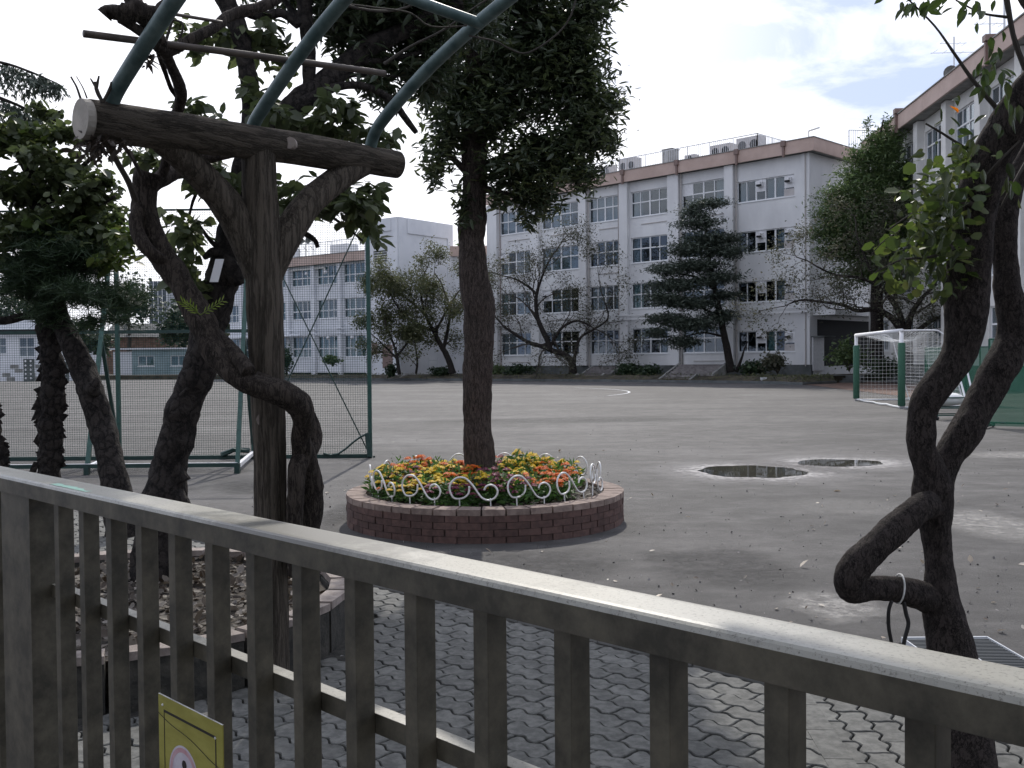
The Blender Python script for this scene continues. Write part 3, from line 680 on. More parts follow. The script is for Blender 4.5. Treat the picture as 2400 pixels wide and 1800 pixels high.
for k in range(5):
    s = 12.1 + k * .95; mb = MB(); c = FBs(s, -.5, 12.9 - (0 if k < 3 else .1)); ax = FBs(s, .6, 12.85) - FBs(s, -.5, 12.85)
    mb.tube([c, c + ax * .25, c + ax * .5], [.07, .16, .36], 12, caps=False); mb.bar(FBs(s, -.5, 11.3), c, .05); mb.bar(FBs(s - .3, -.5, 11.9), FBs(s + .3, -.5, 12.4), .04); mb.build('horn_speaker', M['conc'], bB)
# --- stair tower
bT = thing('stair_tower', 'plain windowless white stair tower with one small louvred window', 'building', (-9.57, 85.5, 0))
T1 = Vector((-5.3, 91.0, 0)); ZT = 13.85
FT1 = FB; FT2 = frame(B1, (T1 - B1)); L2 = (T1 - B1).length
mb = MB(); wall_open(mb, FT1, .0, 4.07, 0, ZT, [(1.35, 3.0, 10.05, 11.15)], .4); wall_open(mb, FT2, .42, L2, 0, ZT - .001, [], .4)
mb.fbox(FT1, 0.4, 4.07, -L2, -L2 + .3, 0, ZT); mb.fbox(FT1, 3.8, 4.07, -L2 + .3, -.4, 0, ZT - .01); mb.fbox(FT1, .3, 3.9, -L2 + .2, -.3, ZT - .3, ZT - .1); mb.build('wall', M['wallB'], bT)
mb = MB()
for F, a, b, zz in ((FT1, .75, 3.6, 12.75), (FT2, 1.1, L2 - .7, 12.55)):
    mb.fbox(F, a, b, .004, .10, zz, ZT - .004); mb.fbox(F, 0 if F is FT2 else .0, .70, .004, .10, 0, ZT - .004)
mb.fbox(FT2, L2 - .7, L2, .004, .10, 0, ZT - .004); mb.build('wall_rib', M['wallB'], bT)
mb = MB(); mb.fbox(FT1, 1.35, 3.0, -.2, -.12, 10.05, 11.15); w_ = mb.build('louvre_window', M['plinth'], bT)
mb = MB()
for k in range(5): mb.fbox(FT1, 1.38, 2.97, -.12, -.06, 10.1 + k * .22, 10.14 + k * .22)
mb.fbox(FT1, 1.3, 3.05, -.1, .04, 9.98, 10.05); mb.build('louvre_blades', M['alu'], w_)
mb = MB(); mb.bar(FT1(3.45, .08, .5), FT1(3.45, .08, 10.5), .1); mb.build('downpipe', M['wallB'], bT)
mb = MB(); mb.fbox(FT1, .6, 2.0, .004, .03, 1.0, 3.0); mb.fbox(FT1, 2.6, 3.3, .004, .03, 2.2, 3.2); mb.build('door', M['pipe'], bT)
# link building behind between tower and A
FK = frame((-5.3, 91.0), (1, -.08)); bK = thing('rear_school_building', 'pale school building with brown fascia glimpsed between the stair tower and the four storey block', 'building', (-5.3, 91, 0))
mb = MB(); wall_open(mb, FK, -.5, 9, 0, 11.0, [(1 + 2.2 * k, 2.6 + 2.2 * k, z, z + 1.5) for k in range(3) for z in (2, 5.2, 8.2)]); mb.build('wall', M['wallB'], bK); mb = MB(); mb.fbox(FK, -.5, 9, -6, -5.8, 0, 11); mb.build('rear_wall', M['wallB'], bK)
for k in range(3):
    for z in (2, 5.2, 8.2): window(FK, bK, 1 + 2.2 * k, 2.6 + 2.2 * k, z, z + 1.5, 2, .5, 'cd')
mb = MB(); mb.fbox(FK, -.5, 9, -6, .4, 11.0, 11.9); mb.build('fascia', M['fascia'], bK)
# rooftop aerials on the wing
def aerial(px, Y, ytop, ybot, label, arms=2, r=.03):
    a = thing('roof_aerial', label, 'aerial', P(px, ybot, Y)); top = P(px, ytop, Y); mb = MB(); mb.bar(P(px, ybot, Y), top, r * 2); mb.build('mast', M['grail'], a)
    mb = MB()
    for k in range(arms):
        z = top - Vector((0, 0, .35 + .5 * k)); w = .9 + .5 * k
        mb.bar(z - Vector((w, .3, .12)), z + Vector((w * .9, .3, .1)), .025)
        for q in (-.8, -.4, .3, .7): mb.bar(z + Vector((q * w, q * .3 - .3, 0)), z + Vector((q * w, q * .3 + .3, 0)), .015)
    mb.build('antenna_rod', M['grail'], a)
aerial(2236, 55, 86, 205, 'slim aerial mast with thin cross rods, leftmost on the right wing roof', 2)
aerial(2320, 48, 38, 140, 'short aerial mast between two taller ones on the right wing roof', 1)
aerial(2354, 46, -40, 100, 'tall plain aerial mast at the right end of the right wing roof', 1, .035)
t = thing('satellite_dish', 'grey satellite dish beside the leftmost aerial on the wing roof', 'dish', P(2231, 175, 55)); c = P(2231, 172, 55)
mb = MB(); mb.tube([c, c + Vector((-.1, -.12, 0)), c + Vector((-.16, -.2, 0))], [.08, .30, .38], 14, caps=False); mb.build('bowl', M['conc'], t)
mb = MB(); mb.bar(c + Vector((0, 0, -.9)), c, .1); mb.build('mount', M['grail'], t)
for (px, y0, y1, Y, w, lb) in ((2265, 164, 200, 54, 1.1, 'grey roof cabinet beside the satellite dish'), (2136, 261, 300, 60, 1.4, 'grey roof cabinet nearest the tall conifer')):
    t = thing('roof_cabinet', lb, 'cabinet', P(px, y1, Y)); p = P(px, y0, Y); mb = MB(); mb.box(p.x - w / 2, p.x + w / 2, Y, Y + 1, 15.9, p.z); mb.build('cabinet_body', M['unit'], t)
    mb = MB(); mb.box(p.x - w / 2 - .03, p.x + w / 2 + .03, Y - .03, Y + 1.03, p.z, p.z + .05); mb.build('cabinet_lid', M['conc'], t)

# ------------------------------------------------------------------ terrace in front of the buildings
TE = [G(560, 889), G(700, 890), G(900, 891.5), G(1153, 892.5), G(1450, 895), G(1740, 898), G(1880, 902), G(1960, 899)]
te = thing('terrace', None, None, (0, 0, 0), kind='structure')
BK_ = [p + Vector((.25, 1.5, 0)) for p in TE]
mb = MB(); mb.add([v for p, q in zip(TE, BK_) for v in (p + Vector((0, 0, .10)), q + Vector((0, 0, .419)))], [(2 * i, 2 * i + 2, 2 * i + 3, 2 * i + 1) for i in range(len(TE) - 1)]); mb.build('soil_bank', M['terrace'], te)
back = [Vector((45, 80, 0)), Vector((30, 100, 0)), Vector((-45, 125, 0)), Vector((-45, 100, 0))]
mb = MB(); mb.prism([(p.x, p.y) for p in BK_ + back], 0, .42); mb.build('terrace_ground', M['terrace'], te)
for i in range(len(TE) - 1):
    p, q = TE[i], TE[i + 1]; n_ = max(1, int((q - p).length / 1.2)); o = Vector((0, -.12, 0))
    for k in range(n_):
        a = p + (q - p) * (k / n_) + o; b = p + (q - p) * ((k + .985) / n_) + o
        mb = MB(); mb.hexa([a, b, b + Vector((0, .2, 0)), a + Vector((0, .2, 0))] + [v + Vector((0, 0, .15 + .01 * (k % 3))) for v in (a, b, b + Vector((0, .2, 0)), a + Vector((0, .2, 0)))]); mb.build('kerb_stone', M['plinth'], te)
mb = MB(); mb.add([G(1880, 901) + Vector((0, 0, .012)), G(2160, 935) + Vector((0, 0, .012)), G(2160, 900) + Vector((0, 0, .012)), G(1960, 893) + Vector((0, 0, .012))], [(0, 1, 2, 3)]); mb.build('soil_strip', M['brownsoil'], kind='structure')
def stairs(name, label, px, y0, y1, w, n, Yn, up0=0.0, rise=.15, wmat='steps', sides=True):
    c = G(px, y0) if Yn is None else Vector(P(px, y0, Yn)); c.z = up0
    t = thing(name, label, 'steps', c); F = frame(c, dA); d = .32
    for k in range(n):
        mb = MB(); mb.fbox(F, -w / 2, w / 2, -d * n, -d * k, up0 + rise * k, up0 + rise * (k + 1) - .001); mb.build('step', M[wmat], t)
    if sides:
        for s in (-w / 2 - .2, w / 2 + .02):
            mb = MB(); hs = [F(s, .1, up0), F(s + .18, .1, up0), F(s + .18, -d * n, up0), F(s, -d * n, up0), F(s, .1, up0 + .12), F(s + .18, .1, up0 + .12), F(s + .18, -d * n, up0 + rise * n + .12), F(s, -d * n, up0 + rise * n + .12)]
            mb.hexa(hs); mb.build('side_curb', M['conc'], t)
    return t
stairs('stone_steps', 'low stone steps up from the playground below the layered cedar', 1577, 896, 880, 2.3, 3, None)
stairs('stone_steps', 'low stone steps up from the playground below the bare cherry tree', 1365, 893.5, 880, 2.3, 3, None)
stairs('stone_steps', 'upper grey steps leading to the door behind the layered cedar', 1615, 880, 850, 3.6, 5, 68.0, .42, .15)
stairs('stone_steps', 'upper grey steps leading to the door behind the bare cherry tree', 1400, 880, 850, 2.6, 5, 77.5, .42, .15)
stairs('stone_steps', 'wide dark steps at the entrance beside the soccer goal', 1930, 892, 880, 4.6, 3, 62.5, 0, .15, 'plinth', False)
stairs('stone_steps', 'low steps behind the green net pole at the stair tower', 905, 891, 880, 3.0, 3, None)

# ------------------------------------------------------------------ far left: shed, white house, glass building
t = thing('site_shed', 'long blue grey prefabricated shed with two windows at the far side of the playground', 'shed', G(350, 886))
Ys = 105.0
def FS(s, o, z): return Vector((P(265, 850, Ys).x, Ys, 0)) + Vector((s, -o, z))
wS = P(460, 850, Ys).x - P(265, 850, Ys).x
M['shed'] = pbr('blue grey sheet steel', (.20, .28, .30), (.26, .34, .36), .8, .6); M['shedw'] = pbr('white sheet steel', (.55, .57, .60), rough=.6)
wo_ = [(2.6, 4.3, 1.3, 2.4), (6.0, 7.7, 1.3, 2.4)]
mb = MB(); wall_open(mb, FS, 2.0, wS, 0, 3.0, wo_, .1); mb.build('wall', M['shed'], t); mb = MB(); mb.fbox(FS, 2.0, wS, -3, -2.9, 0, 3); mb.build('rear_wall', M['shed'], t)
for k in range(int((wS - 2) / .25)):
    s = 2.0 + k * .25
    if any(a - .05 < s < b for a, b, c, d in wo_): continue
    mb = MB(); mb.fbox(FS, s, s + .06, .002, .04, .02, 2.98); mb.build('sheet_rib', M['shed'], t)
mb = MB(); mb.fbox(FS, 0, 1.99, -3, 0, 0, 2.85); mb.build('side_wall', M['shedw'], t)
mb = MB(); mb.fbox(FS, -.2, wS + .2, -3.2, .3, 3.02, 3.2); mb.build('roof', M['shedw'], t)
for a, b, c, d in wo_: window(FS, t, a, b, c, d, 2, 1.0, 'gg')
t = thing('white_house', 'white two window house with dark eaves beyond the far playground wall, left edge', 'house', P(45, 880, 125)); Yh = 125.0
def FH(s, o, z): return Vector((P(-60, 850, Yh).x, Yh, 0)) + Vector((s, -o, z))
hz = lambda y: EYE + (854 - y) * Yh / F_PX
wo_ = [(FHs, FHs + 1.6, hz(828), hz(790)) for FHs in (2.4,)] + [(5.6, 7.5, hz(835), hz(790))]
mb = MB(); wall_open(mb, FH, 0, 8.2, 0, hz(778), wo_, .15); mb.build('wall', M['wallB'], t); mb = MB(); mb.fbox(FH, 0, 8.2, -5, -4.8, 0, hz(778)); mb.build('rear_wall', M['wallB'], t)
for a, b, c, d in wo_: window(FH, t, a, b, c, d, 2, .5, 'dd')
mb = MB(); mb.fbox(FH, -.4, 8.6, -5, .6, hz(778), hz(771)); mb.build('eaves', M['dark'], t)
mb = MB(); q = [FH(-.4, .6, hz(771)), FH(8.6, .6, hz(771)), FH(8.6, -5, hz(771)), FH(-.4, -5, hz(771)), FH(.8, -1.6, hz(748)), FH(7.6, -1.6, hz(748)), FH(7.6, -2.6, hz(748)), FH(.8, -2.6, hz(748))]; mb.hexa(q); mb.build('roof', pbr('grey roof tile', (.28, .30, .34), (.36, .38, .42), 6, .6), t)
t = thing('block_wall', 'pale pierced block wall along the far left side of the playground', 'wall', G(100, 891)); Yb = 97.0
xa, xb = P(-160, 850, Yb).x, P(215, 850, Yb).x; n_ = int((xb - xa) / .8)
for k in range(n_):
    for r in range(4):
        mb = MB(); x = xa + k * .8 + (.4 if r % 2 else 0); mb.box(x, x + .78, Yb, Yb + .2, r * .4, r * .4 + .38); mb.build('wall_block', M['wallB'] if (k + r) % 3 else M['conc'], t)
for k, (px, lb) in enumerate(((66, 'left'), (147, 'right'))):
    t = thing('dotted_pillar', 'grey pillar with two columns of white spots, %s one of the pair by the far wall' % lb, 'pillar', G(px, 889)); c = P(px, 850, 93)
    mb = MB(); mb.box(c.x - .45, c.x + .45, 93, 93.3, 0, 2.1); mb.build('pillar_body', M['plinth'], t)
    for r in range(5):
        for s in (-.24, .24): mb = MB(); mb.ball((c.x + s, 92.99, .3 + r * .4), .1, 8, 4, sy=.3); mb.build('white_spot', M['whitepaint'], t)
t = thing('office_block', 'dark glazed office building rising behind the trees at the left', 'building', P(370, 800, 170)); 
c0, c1 = P(352, 850, 170), P(394, 850, 170); mb = MB(); mb.box(c0.x, c1.x, 170, 176, 0, 15.5); mb.build('wall', pbr('blue grey glazing', (.05, .065, .09), (.09, .11, .14), .3, .3), t)
for k in range(5): mb = MB(); mb.box(c0.x - .05, c1.x + .05, 169.9, 170, 2 + k * 3, 2.3 + k * 3); mb.build('floor_band', M['conc'], t)
for k in range(5): mb = MB(); mb.box(c0.x + k * .74, c0.x + .1 + k * .74, 169.88, 169.98, 0, 15.5); mb.build('mullion', M['grail'], t)
t = thing('beige_house', 'beige house wall beyond the dark office building', 'house', P(430, 800, 150)); c0, c1 = P(396, 850, 150), P(470, 850, 150)
mb = MB(); mb.box(c0.x, c1.x, 150, 156, 0, 9.2); mb.build('wall', pbr('beige render', (.5, .42, .34), rough=.9), t)
mb = MB(); mb.hexa([Vector(v) for v in ((c0.x - .4, 149.6, 9.2), (c1.x + .4, 149.6, 9.2), (c1.x + .4, 156.4, 9.2), (c0.x - .4, 156.4, 9.2), (c0.x, 152.9, 10.8), (c1.x, 152.9, 10.8), (c1.x, 153.1, 10.8), (c0.x, 153.1, 10.8))]); mb.build('roof', M['conc'], t)
# ------------------------------------------------------------------ sliding gate in the foreground
def gate_mat(name, top=False):
    m, n, l, b = _mat(name)
    g = n.new('ShaderNodeNewGeometry')
    t = n.new('ShaderNodeTexNoise'); t.inputs['Scale'].default_value = 7; t.inputs['Detail'].default_value = 9; t.inputs['Roughness'].default_value = .7
    t2 = n.new('ShaderNodeTexNoise'); t2.inputs['Scale'].default_value = 160; t2.inputs['Detail'].default_value = 3; t2.inputs['Roughness'].default_value = .8
    mp_ = n.new('ShaderNodeMapping'); mp_.inputs['Rotation'].default_value = (0, 0, math.radians(45)); mp_.inputs['Scale'].default_value = (2.2, .55, 1.5)
    l.new(g.outputs['Position'], t2.inputs[0]); l.new(g.outputs['Position'], mp_.inputs[0]); l.new(mp_.outputs[0], t.inputs[0])
    r = n.new('ShaderNodeValToRGB'); e = r.color_ramp.elements
    e[0].position = .38; e[0].color = (.048, .043, .031, 1); e[1].position = .70; e[1].color = (.145, .127, .092, 1)
    l.new(t.outputs[0], r.inputs[0]); last = r.outputs[0]
    if top:
        # dust film, dirt patches and fine pitting on the weathered top face
        q = n.new('ShaderNodeMapRange'); q.inputs[1].default_value = .27; q.inputs[2].default_value = .46; l.new(t2.outputs[0], q.inputs[0])
        mx_ = n.new('ShaderNodeMix'); mx_.data_type = 'RGBA'; l.new(q.outputs[0], mx_.inputs[0]); mx_.inputs[6].default_value = (.11, .10, .08, 1); mx_.inputs[7].default_value = (.40, .385, .335, 1)
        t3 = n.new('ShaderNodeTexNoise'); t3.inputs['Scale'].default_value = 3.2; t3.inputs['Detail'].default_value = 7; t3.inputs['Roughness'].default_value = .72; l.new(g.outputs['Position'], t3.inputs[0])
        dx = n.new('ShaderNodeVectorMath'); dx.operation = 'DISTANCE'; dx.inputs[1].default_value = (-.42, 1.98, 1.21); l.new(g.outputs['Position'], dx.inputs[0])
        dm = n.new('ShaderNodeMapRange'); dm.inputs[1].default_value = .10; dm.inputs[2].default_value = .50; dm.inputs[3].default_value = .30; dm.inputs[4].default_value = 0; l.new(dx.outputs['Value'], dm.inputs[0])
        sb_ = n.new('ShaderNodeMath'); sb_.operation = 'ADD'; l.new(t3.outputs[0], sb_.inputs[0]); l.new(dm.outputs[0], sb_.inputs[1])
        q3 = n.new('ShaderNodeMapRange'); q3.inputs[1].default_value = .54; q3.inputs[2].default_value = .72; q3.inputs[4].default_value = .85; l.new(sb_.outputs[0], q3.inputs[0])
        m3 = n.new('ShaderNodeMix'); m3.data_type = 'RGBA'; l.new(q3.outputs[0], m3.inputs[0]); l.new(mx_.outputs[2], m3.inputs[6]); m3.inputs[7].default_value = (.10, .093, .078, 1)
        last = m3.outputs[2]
        b.inputs['Roughness'].default_value = .36; b.inputs['Specular IOR Level'].default_value = .8
        bp = n.new('ShaderNodeBump'); bp.inputs['Strength'].default_value = .18; bp.inputs['Distance'].default_value = .001; l.new(t2.outputs[0], bp.inputs['Height']); l.new(bp.outputs[0], b.inputs['Normal'])
    else:
        b.inputs['Roughness'].default_value = .5
    l.new(last, b.inputs['Base Color']); return m
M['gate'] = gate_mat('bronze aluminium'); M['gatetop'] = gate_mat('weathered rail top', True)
RT = 1.211; RH = .0525; RW = .099
gate = thing('sliding_gate', 'dark bronze aluminium slatted gate with weathered sunlit top rail', 'gate', FG(0, 0, 0))
T0, T1_ = -1.6, 3.6
mb = MB(); mb.fbox(FG, T0, T1_, -RW, -.004, RT - RH, RT - .004); mb.fbox(FG, T0, T1_, -.0045, 0, RT - RH + .002, RT - .010)
mb.build('top_rail', M['gate'], gate)
mb = MB(); prof = [(-.001, -.010), (-.0035, -.003), (-.008, 0), (-.018, .0006), (-RW + .012, .0006), (-RW + .004, 0), (-RW, -.004)]
nseg = 2; vs = []; 
for t_ in (T0, T1_):
    for o, z in prof: vs.append(FG(t_, o, RT + z))
k = len(prof); mb.add(vs, [(i, i + 1, k + i + 1, k + i) for i in range(k - 1)])
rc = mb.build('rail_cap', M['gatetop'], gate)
mb = MB(); mb.fbox(FG, T0, T1_, -.104, -.0725, .853, .890); mb.build('middle_rail', M['gate'], gate)
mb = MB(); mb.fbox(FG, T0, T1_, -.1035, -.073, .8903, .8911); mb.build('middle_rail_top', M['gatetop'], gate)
mb = MB(); mb.fbox(FG, T0, T1_, -.07, -.03, .09, .14); mb.build('bottom_rail', M['gate'], gate)
slat = MB(); slat.fbox(lambda s, o, z: Vector((0, 0, 0)) + D * s + NN * o + Vector((0, 0, z)), -.035, 0, -.072, -.029, .06, RT - RH + .001)
bev = None
Zs = 1.5425; sl_me = None
for kk in range(-16, 8):
    tau = Zs * (.1687 + .1148 * kk); t_ = -tau + .030
    if 2.0 < t_ < 2.34: continue
    base = FG(t_, 0, 0)
    # split around the rails: butt slightly proud of them
    if sl_me is None:
        o = slat.build('slat', M['gate'], gate, origin=None); sl_me = o.data
        # mesh was built relative to the gate's origin: put it back to its own
        for v in sl_me.vertices: v.co += WO[gate]
        bm_ = o.modifiers.new('bevel', 'BEVEL'); bm_.width = .0015; bm_.segments = 1
    else:
        o = link(sl_me, 'slat', None, gate); bm_ = o.modifiers.new('bevel', 'BEVEL'); bm_.width = .0015; bm_.segments = 1
    o.location = base - WO[gate]
mb = MB(); mb.fbox(FG, 2.04, 2.28, -.088, -.012, .06, RT - RH - .001); mb.build('stile', M['gate'], gate)
mb = MB(); q = []
for i in range(13):
    a = 1.87 - i * .021
    q.append((a, .010 + .006 * noise.noise(Vector((i * .9, 0, 0))), .034 + .012 * noise.noise(Vector((i * .8, 5, 0))) - (.012 if i > 9 else 0)))
pts = [FG(a, -lo, RT + .0012) for a, lo, hi in q] + [FG(a, -hi, RT + .0012) for a, lo, hi in reversed(q)]
mb.add(pts, [tuple(range(len(pts)))]); mb.build('paint_smear', pbr('mint paint smear', (.42, .75, .58), (.55, .85, .70), 60, .4), gate)
for px in (2105, 1330, 660): 
    pass
# warning sign wired to the slats
sg = thing('warning_sign', 'yellow warning plate with a faded red prohibition ring fixed to the gate slats', 'sign', FG(.9, 0, .8))
ta = .779 * 1.5 * .985; tb = .579 * 1.5 * .985
so = -.024
def on_gate(px, py, o):
    """where the view ray through the pixel meets the plane of the plate"""
    d = P(px, py, 1.0) - Vector((0, 0, EYE)); p0 = FG(0, o, 0); t = (p0 - Vector((0, 0, EYE))).dot(NN) / d.dot(NN); q = Vector((0, 0, EYE)) + d * t
    return (q - p0).dot(D), q.z
l_, zt = on_gate(371, 1624, so); r_, zt2 = on_gate(521, 1701, so); zt = (zt + zt2) / 2
FZ = lambda s, o, z: FG(l_ - s, so + o, zt - z)         # s to the right, z downwards
SWd = l_ - r_; SHt = SWd * 1.45
def yel():
    m = pbr('sign yellow', (.30, .27, .045), (.40, .36, .08), 6, .5, detail=8, stretch=(1, 1, 3)); return m
M['yellow'] = yel(); M['ink'] = pbr('black print', (.02, .015, .012), rough=.6); M['ring'] = pbr('faded red ring', (.55, .28, .30), (.62, .42, .46), 20, .6); M['disc'] = pbr('faded white disc', (.55, .48, .55), (.66, .62, .66), 14, .6)
mb = MB(); mb.fbox(FZ, 0, SWd, -.003, 0, 0, SHt); mb.build('plate', M['yellow'], sg)
mb = MB(); mb.fbox(FZ, 0, SWd, -.0031, .0001, -.0008, 0); mb.build('plate_edge', M['wire'], sg)
mb = MB(); i_, w_ = .028, .0045
mb.fbox(FZ, i_, SWd - i_, .0002, .0006, i_ + .004, i_ + .010); mb.fbox(FZ, i_, i_ + w_ * .7, .0002, .0006, i_ + .010, SHt - i_); mb.fbox(FZ, SWd - i_ - w_, SWd - i_, .0002, .0006, i_ + .010, SHt - i_); mb.build('border_line', M['ink'], sg)
cx, cz, rr = .125, .168, .0725
def disc(mb, cx, cz, r, o, r2=0, n=40, sx=1):
    a = [2 * math.pi * i / n for i in range(n)]
    if r2: mb.add([FZ(cx + r * math.cos(t), o, cz + r * math.sin(t)) for t in a] + [FZ(cx + r2 * math.cos(t), o, cz + r2 * math.sin(t)) for t in a], [(i, (i + 1) % n, n + (i + 1) % n, n + i) for i in range(n)])
    else: mb.add([FZ(cx + sx * r * math.cos(t), o, cz + r * math.sin(t)) for t in a], [tuple(range(n))])
    return mb
disc(MB(), cx, cz, rr, .0004).build('white_disc', M['disc'], sg); disc(MB(), cx, cz, rr - .005, .0008, rr - .016).build('red_ring', M['ring'], sg)
mb = MB(); disc(mb, cx + .004, cz - .030, .011, .0012, n=16)
mb.add([FZ(cx + x, .0012, cz + z) for x, z in ((-.004, -.017), (.013, -.015), (.018, .018), (.012, .05), (-.002, .05), (-.006, .012), (-.022, .004), (-.026, -.002), (-.008, .0))], [tuple(range(9))])
mb.add([FZ(cx - .055 + x, .0012, cz + .02 + z) for x, z in ((0, 0), (.006, -.006), (.03, -.003), (.034, .012), (.028, .03), (.006, .03), (.002, .012))], [tuple(range(7))])
mb.build('walking_figure', M['ink'], sg)
mb = MB(); s0_ = SWd - i_ - .048
mb.add([FZ(s0_ + x, .0006, cz - .052 + z) for x, z in ((0, .04), (.004, .028), (.008, .03), (.009, .006), (.013, .006), (.014, .026), (.018, .004), (.022, .005), (.022, .028), (.03, .03), (.036, .045), (.034, .09), (.006, .09))], [tuple(range(13))])
mb.build('hand_mark', M['ink'], sg)
for s, z in ((SWd - i_ - .003, i_ + .008), (i_ * .8, i_ * .8)):
    mb = MB(); p = FZ(s, .0, z); mb.ball(p, .0035, 8, 4); mb.build('screw', M['wire'], sg)
mb = MB(); mb.tube([FZ(SWd * x, .001, .045 + .055 * x + .003 * math.sin(x * 9)) for x in np.linspace(0, 1, 16)], .0009, 4); mb.build('scratch_wire', M['twig'], sg)

# ------------------------------------------------------------------ round stone-edged bed under the pergola
M['shadestone'] = pbr('painted shade block', (.030, .029, .025), (.065, .060, .050), 14, .9, .6, 60)  # same curb stone, with its shade painted into a darker base
bed = thing('tree_bed', 'round stone edged tree bed full of leaf litter behind the gate at the left', 'flower bed', BED_C)
mb = MB(); n = 40; mb.prism([(BED_C.x + (BED_R - .14) * math.cos(2 * math.pi * i / n), BED_C.y + (BED_R - .14) * math.sin(2 * math.pi * i / n)) for i in range(n)], 0, .21); mb.build('bed_soil', M['soil'], bed)
def wedge(c, r0, r1, a0, a1, z0, z1, jit=0):
    j = lambda: R_.uniform(-jit, jit)
    pts = [(r1 + j(), a0), (r1 + j(), a1), (r0 + j(), a1), (r0 + j(), a0)]
    xy = [Vector((c.x + r * math.cos(a), c.y + r * math.sin(a), 0)) for r, a in pts]
    return MB().hexa([p + Vector((0, 0, z0)) for p in xy] + [p + Vector((0, 0, z1 + j())) for p in xy])
n = 26
for i in range(n):
    a0 = 2 * math.pi * i / n + .012; a1 = 2 * math.pi * (i + 1) / n - .012
    wedge(BED_C, BED_R - .13, BED_R - .008, a0, a1, .0, .232, .003).build('wall_stone', M['shadestone'], bed)
    wedge(BED_C, BED_R - .115, BED_R, a0, a1, .237, .275, .004).build('curb_stone', M['stone'], bed)
rs = np.random.RandomState(3); q = rs.rand(2600, 2); rr_ = np.sqrt(q[:, 0]) * (BED_R - .18); aa = q[:, 1] * 6.283
pp = np.stack([BED_C.x + rr_ * np.cos(aa), BED_C.y + rr_ * np.sin(aa), .215 + .025 * rs.rand(2600)], 1)
M['litter'] = leafmat('leaf litter', [(.03, .022, .015), (.07, .05, .035), (.14, .12, .095), (.045, .032, .022), (.26, .23, .20), (.05, .038, .026)], .1, .7)
leaf_cloud('leaf_litter', M['litter'], bed, pp, .055, 4, 'leaf', 0, .5)
# ------------------------------------------------------------------ brick planter with the evergreen tree
pl = thing('brick_planter', 'round red brick planter ringing the evergreen tree on the playground', 'planter', RIM_C)
mb = MB(); n = 96; ring_ = lambda r: [(RIM_C.x + r * math.cos(2 * math.pi * i / n), RIM_C.y + r * math.sin(2 * math.pi * i / n)) for i in range(n)]
mb.prism(ring_(RIM_R - .012), 0, .236); mb.build('mortar_core', M['mortar'], pl)
mb = MB(); mb.prism(ring_(RIM_R - .19), 0, .262); mb.build('bed_soil', M['soil'], pl)
nb_ = 40; bmesh_ = None
for c in range(4):
    for i in range(nb_):
        a0 = 2 * math.pi * (i + (.5 if c % 2 else 0)) / nb_; w_ = 2 * math.pi / nb_
        if bmesh_ is None:
            h = .0565; vs = []
            for z in (0, h):
                for r, a in ((RIM_R - .10, .004), (RIM_R - .10, w_ - .004), (RIM_R, w_ - .004), (RIM_R + .0, w_ * .5), (RIM_R, .004)):
                    vs.append((r * math.cos(a), r * math.sin(a), z))
            bmesh_ = bpy.data.meshes.new('brick'); bmesh_.from_pydata(vs, [], [(4, 3, 2, 1, 0), (5, 6, 7, 8, 9), (0, 1, 6, 5), (1, 2, 7, 6), (2, 3, 8, 7), (3, 4, 9, 8), (4, 0, 5, 9)]); bmesh_.materials.append(M['brick'])
        if math.sin(a0 + w_ / 2) > .6: continue        # the far side is never seen
        o = link(bmesh_, 'brick', None, pl); o.location = (R_.uniform(-.004, .003), R_.uniform(-.004, .003), c * .0605 - .002); o.rotation_euler = (0, 0, a0)
for i in range(nb_):
    a0 = 2 * math.pi * i / nb_ + .006; a1 = 2 * math.pi * (i + 1) / nb_ - .006
    wedge(RIM_C, RIM_R - .185, RIM_R + .004, a0, a1, .237, .291, .003).build('cap_brick', M['cap'], pl)
# --- white wire scroll edging
def scroll_mesh(tilt=0):
    mb = MB(); K = [(-.13, .165), (-.06, .13), (-.03, .19), (-.055, .27), (-.13, .315), (-.215, .28), (-.255, .19), (-.225, .10), (-.15, .055), (-.075, .085), (-.01, .17), (.05, .13), (.10, .05), (.17, .012), (.245, .04), (.275, .105), (.25, .17), (.19, .195), (.135, .165), (.125, .125)]
    K = [(-.14, .05), (-.075, .06), (-.035, .12), (-.03, .20), (-.07, .285), (-.14, .325), (-.215, .30), (-.262, .225), (-.265, .145), (-.225, .075), (-.15, .045)] if tilt else [(-.15, .06), (-.085, .07), (-.235, .11)]
    K = [(-.205, .075), (-.24, .13), (-.25, .20), (-.225, .27), (-.16, .32), (-.085, .315), (-.03, .265), (.015, .20), (.055, .125), (.10, .06), (.165, .03), (.235, .055), (.27, .12), (.255, .18), (.205, .215), (.15, .20), (.125, .155)]
    K = [(-.035, .21), (-.045, .13), (-.09, .08), (-.15, .065)] + K
    P3 = [Vector((p[0] * .80, 0, p[1] * .72 + .02)) for p in spline(K, 5)]
    mb.tube(P3, .0085, 6); return mb
sc = scroll_mesh(); leg = MB(); leg.tube([Vector((0, 0, -.12)), Vector((0, 0, .06))], .006, 6)
sc_me = bpy.data.meshes.new('scroll_wire'); sc_me.from_pydata([v[:] for v in sc.v], [], sc.f); sc_me.materials.append(M['wire']); sc_me.polygons.foreach_set('use_smooth', [True] * len(sc_me.polygons))
lg_me = bpy.data.meshes.new('leg_wire'); lg_me.from_pydata([v[:] for v in leg.v], [], leg.f); lg_me.materials.append(M['wire'])
ns = 14
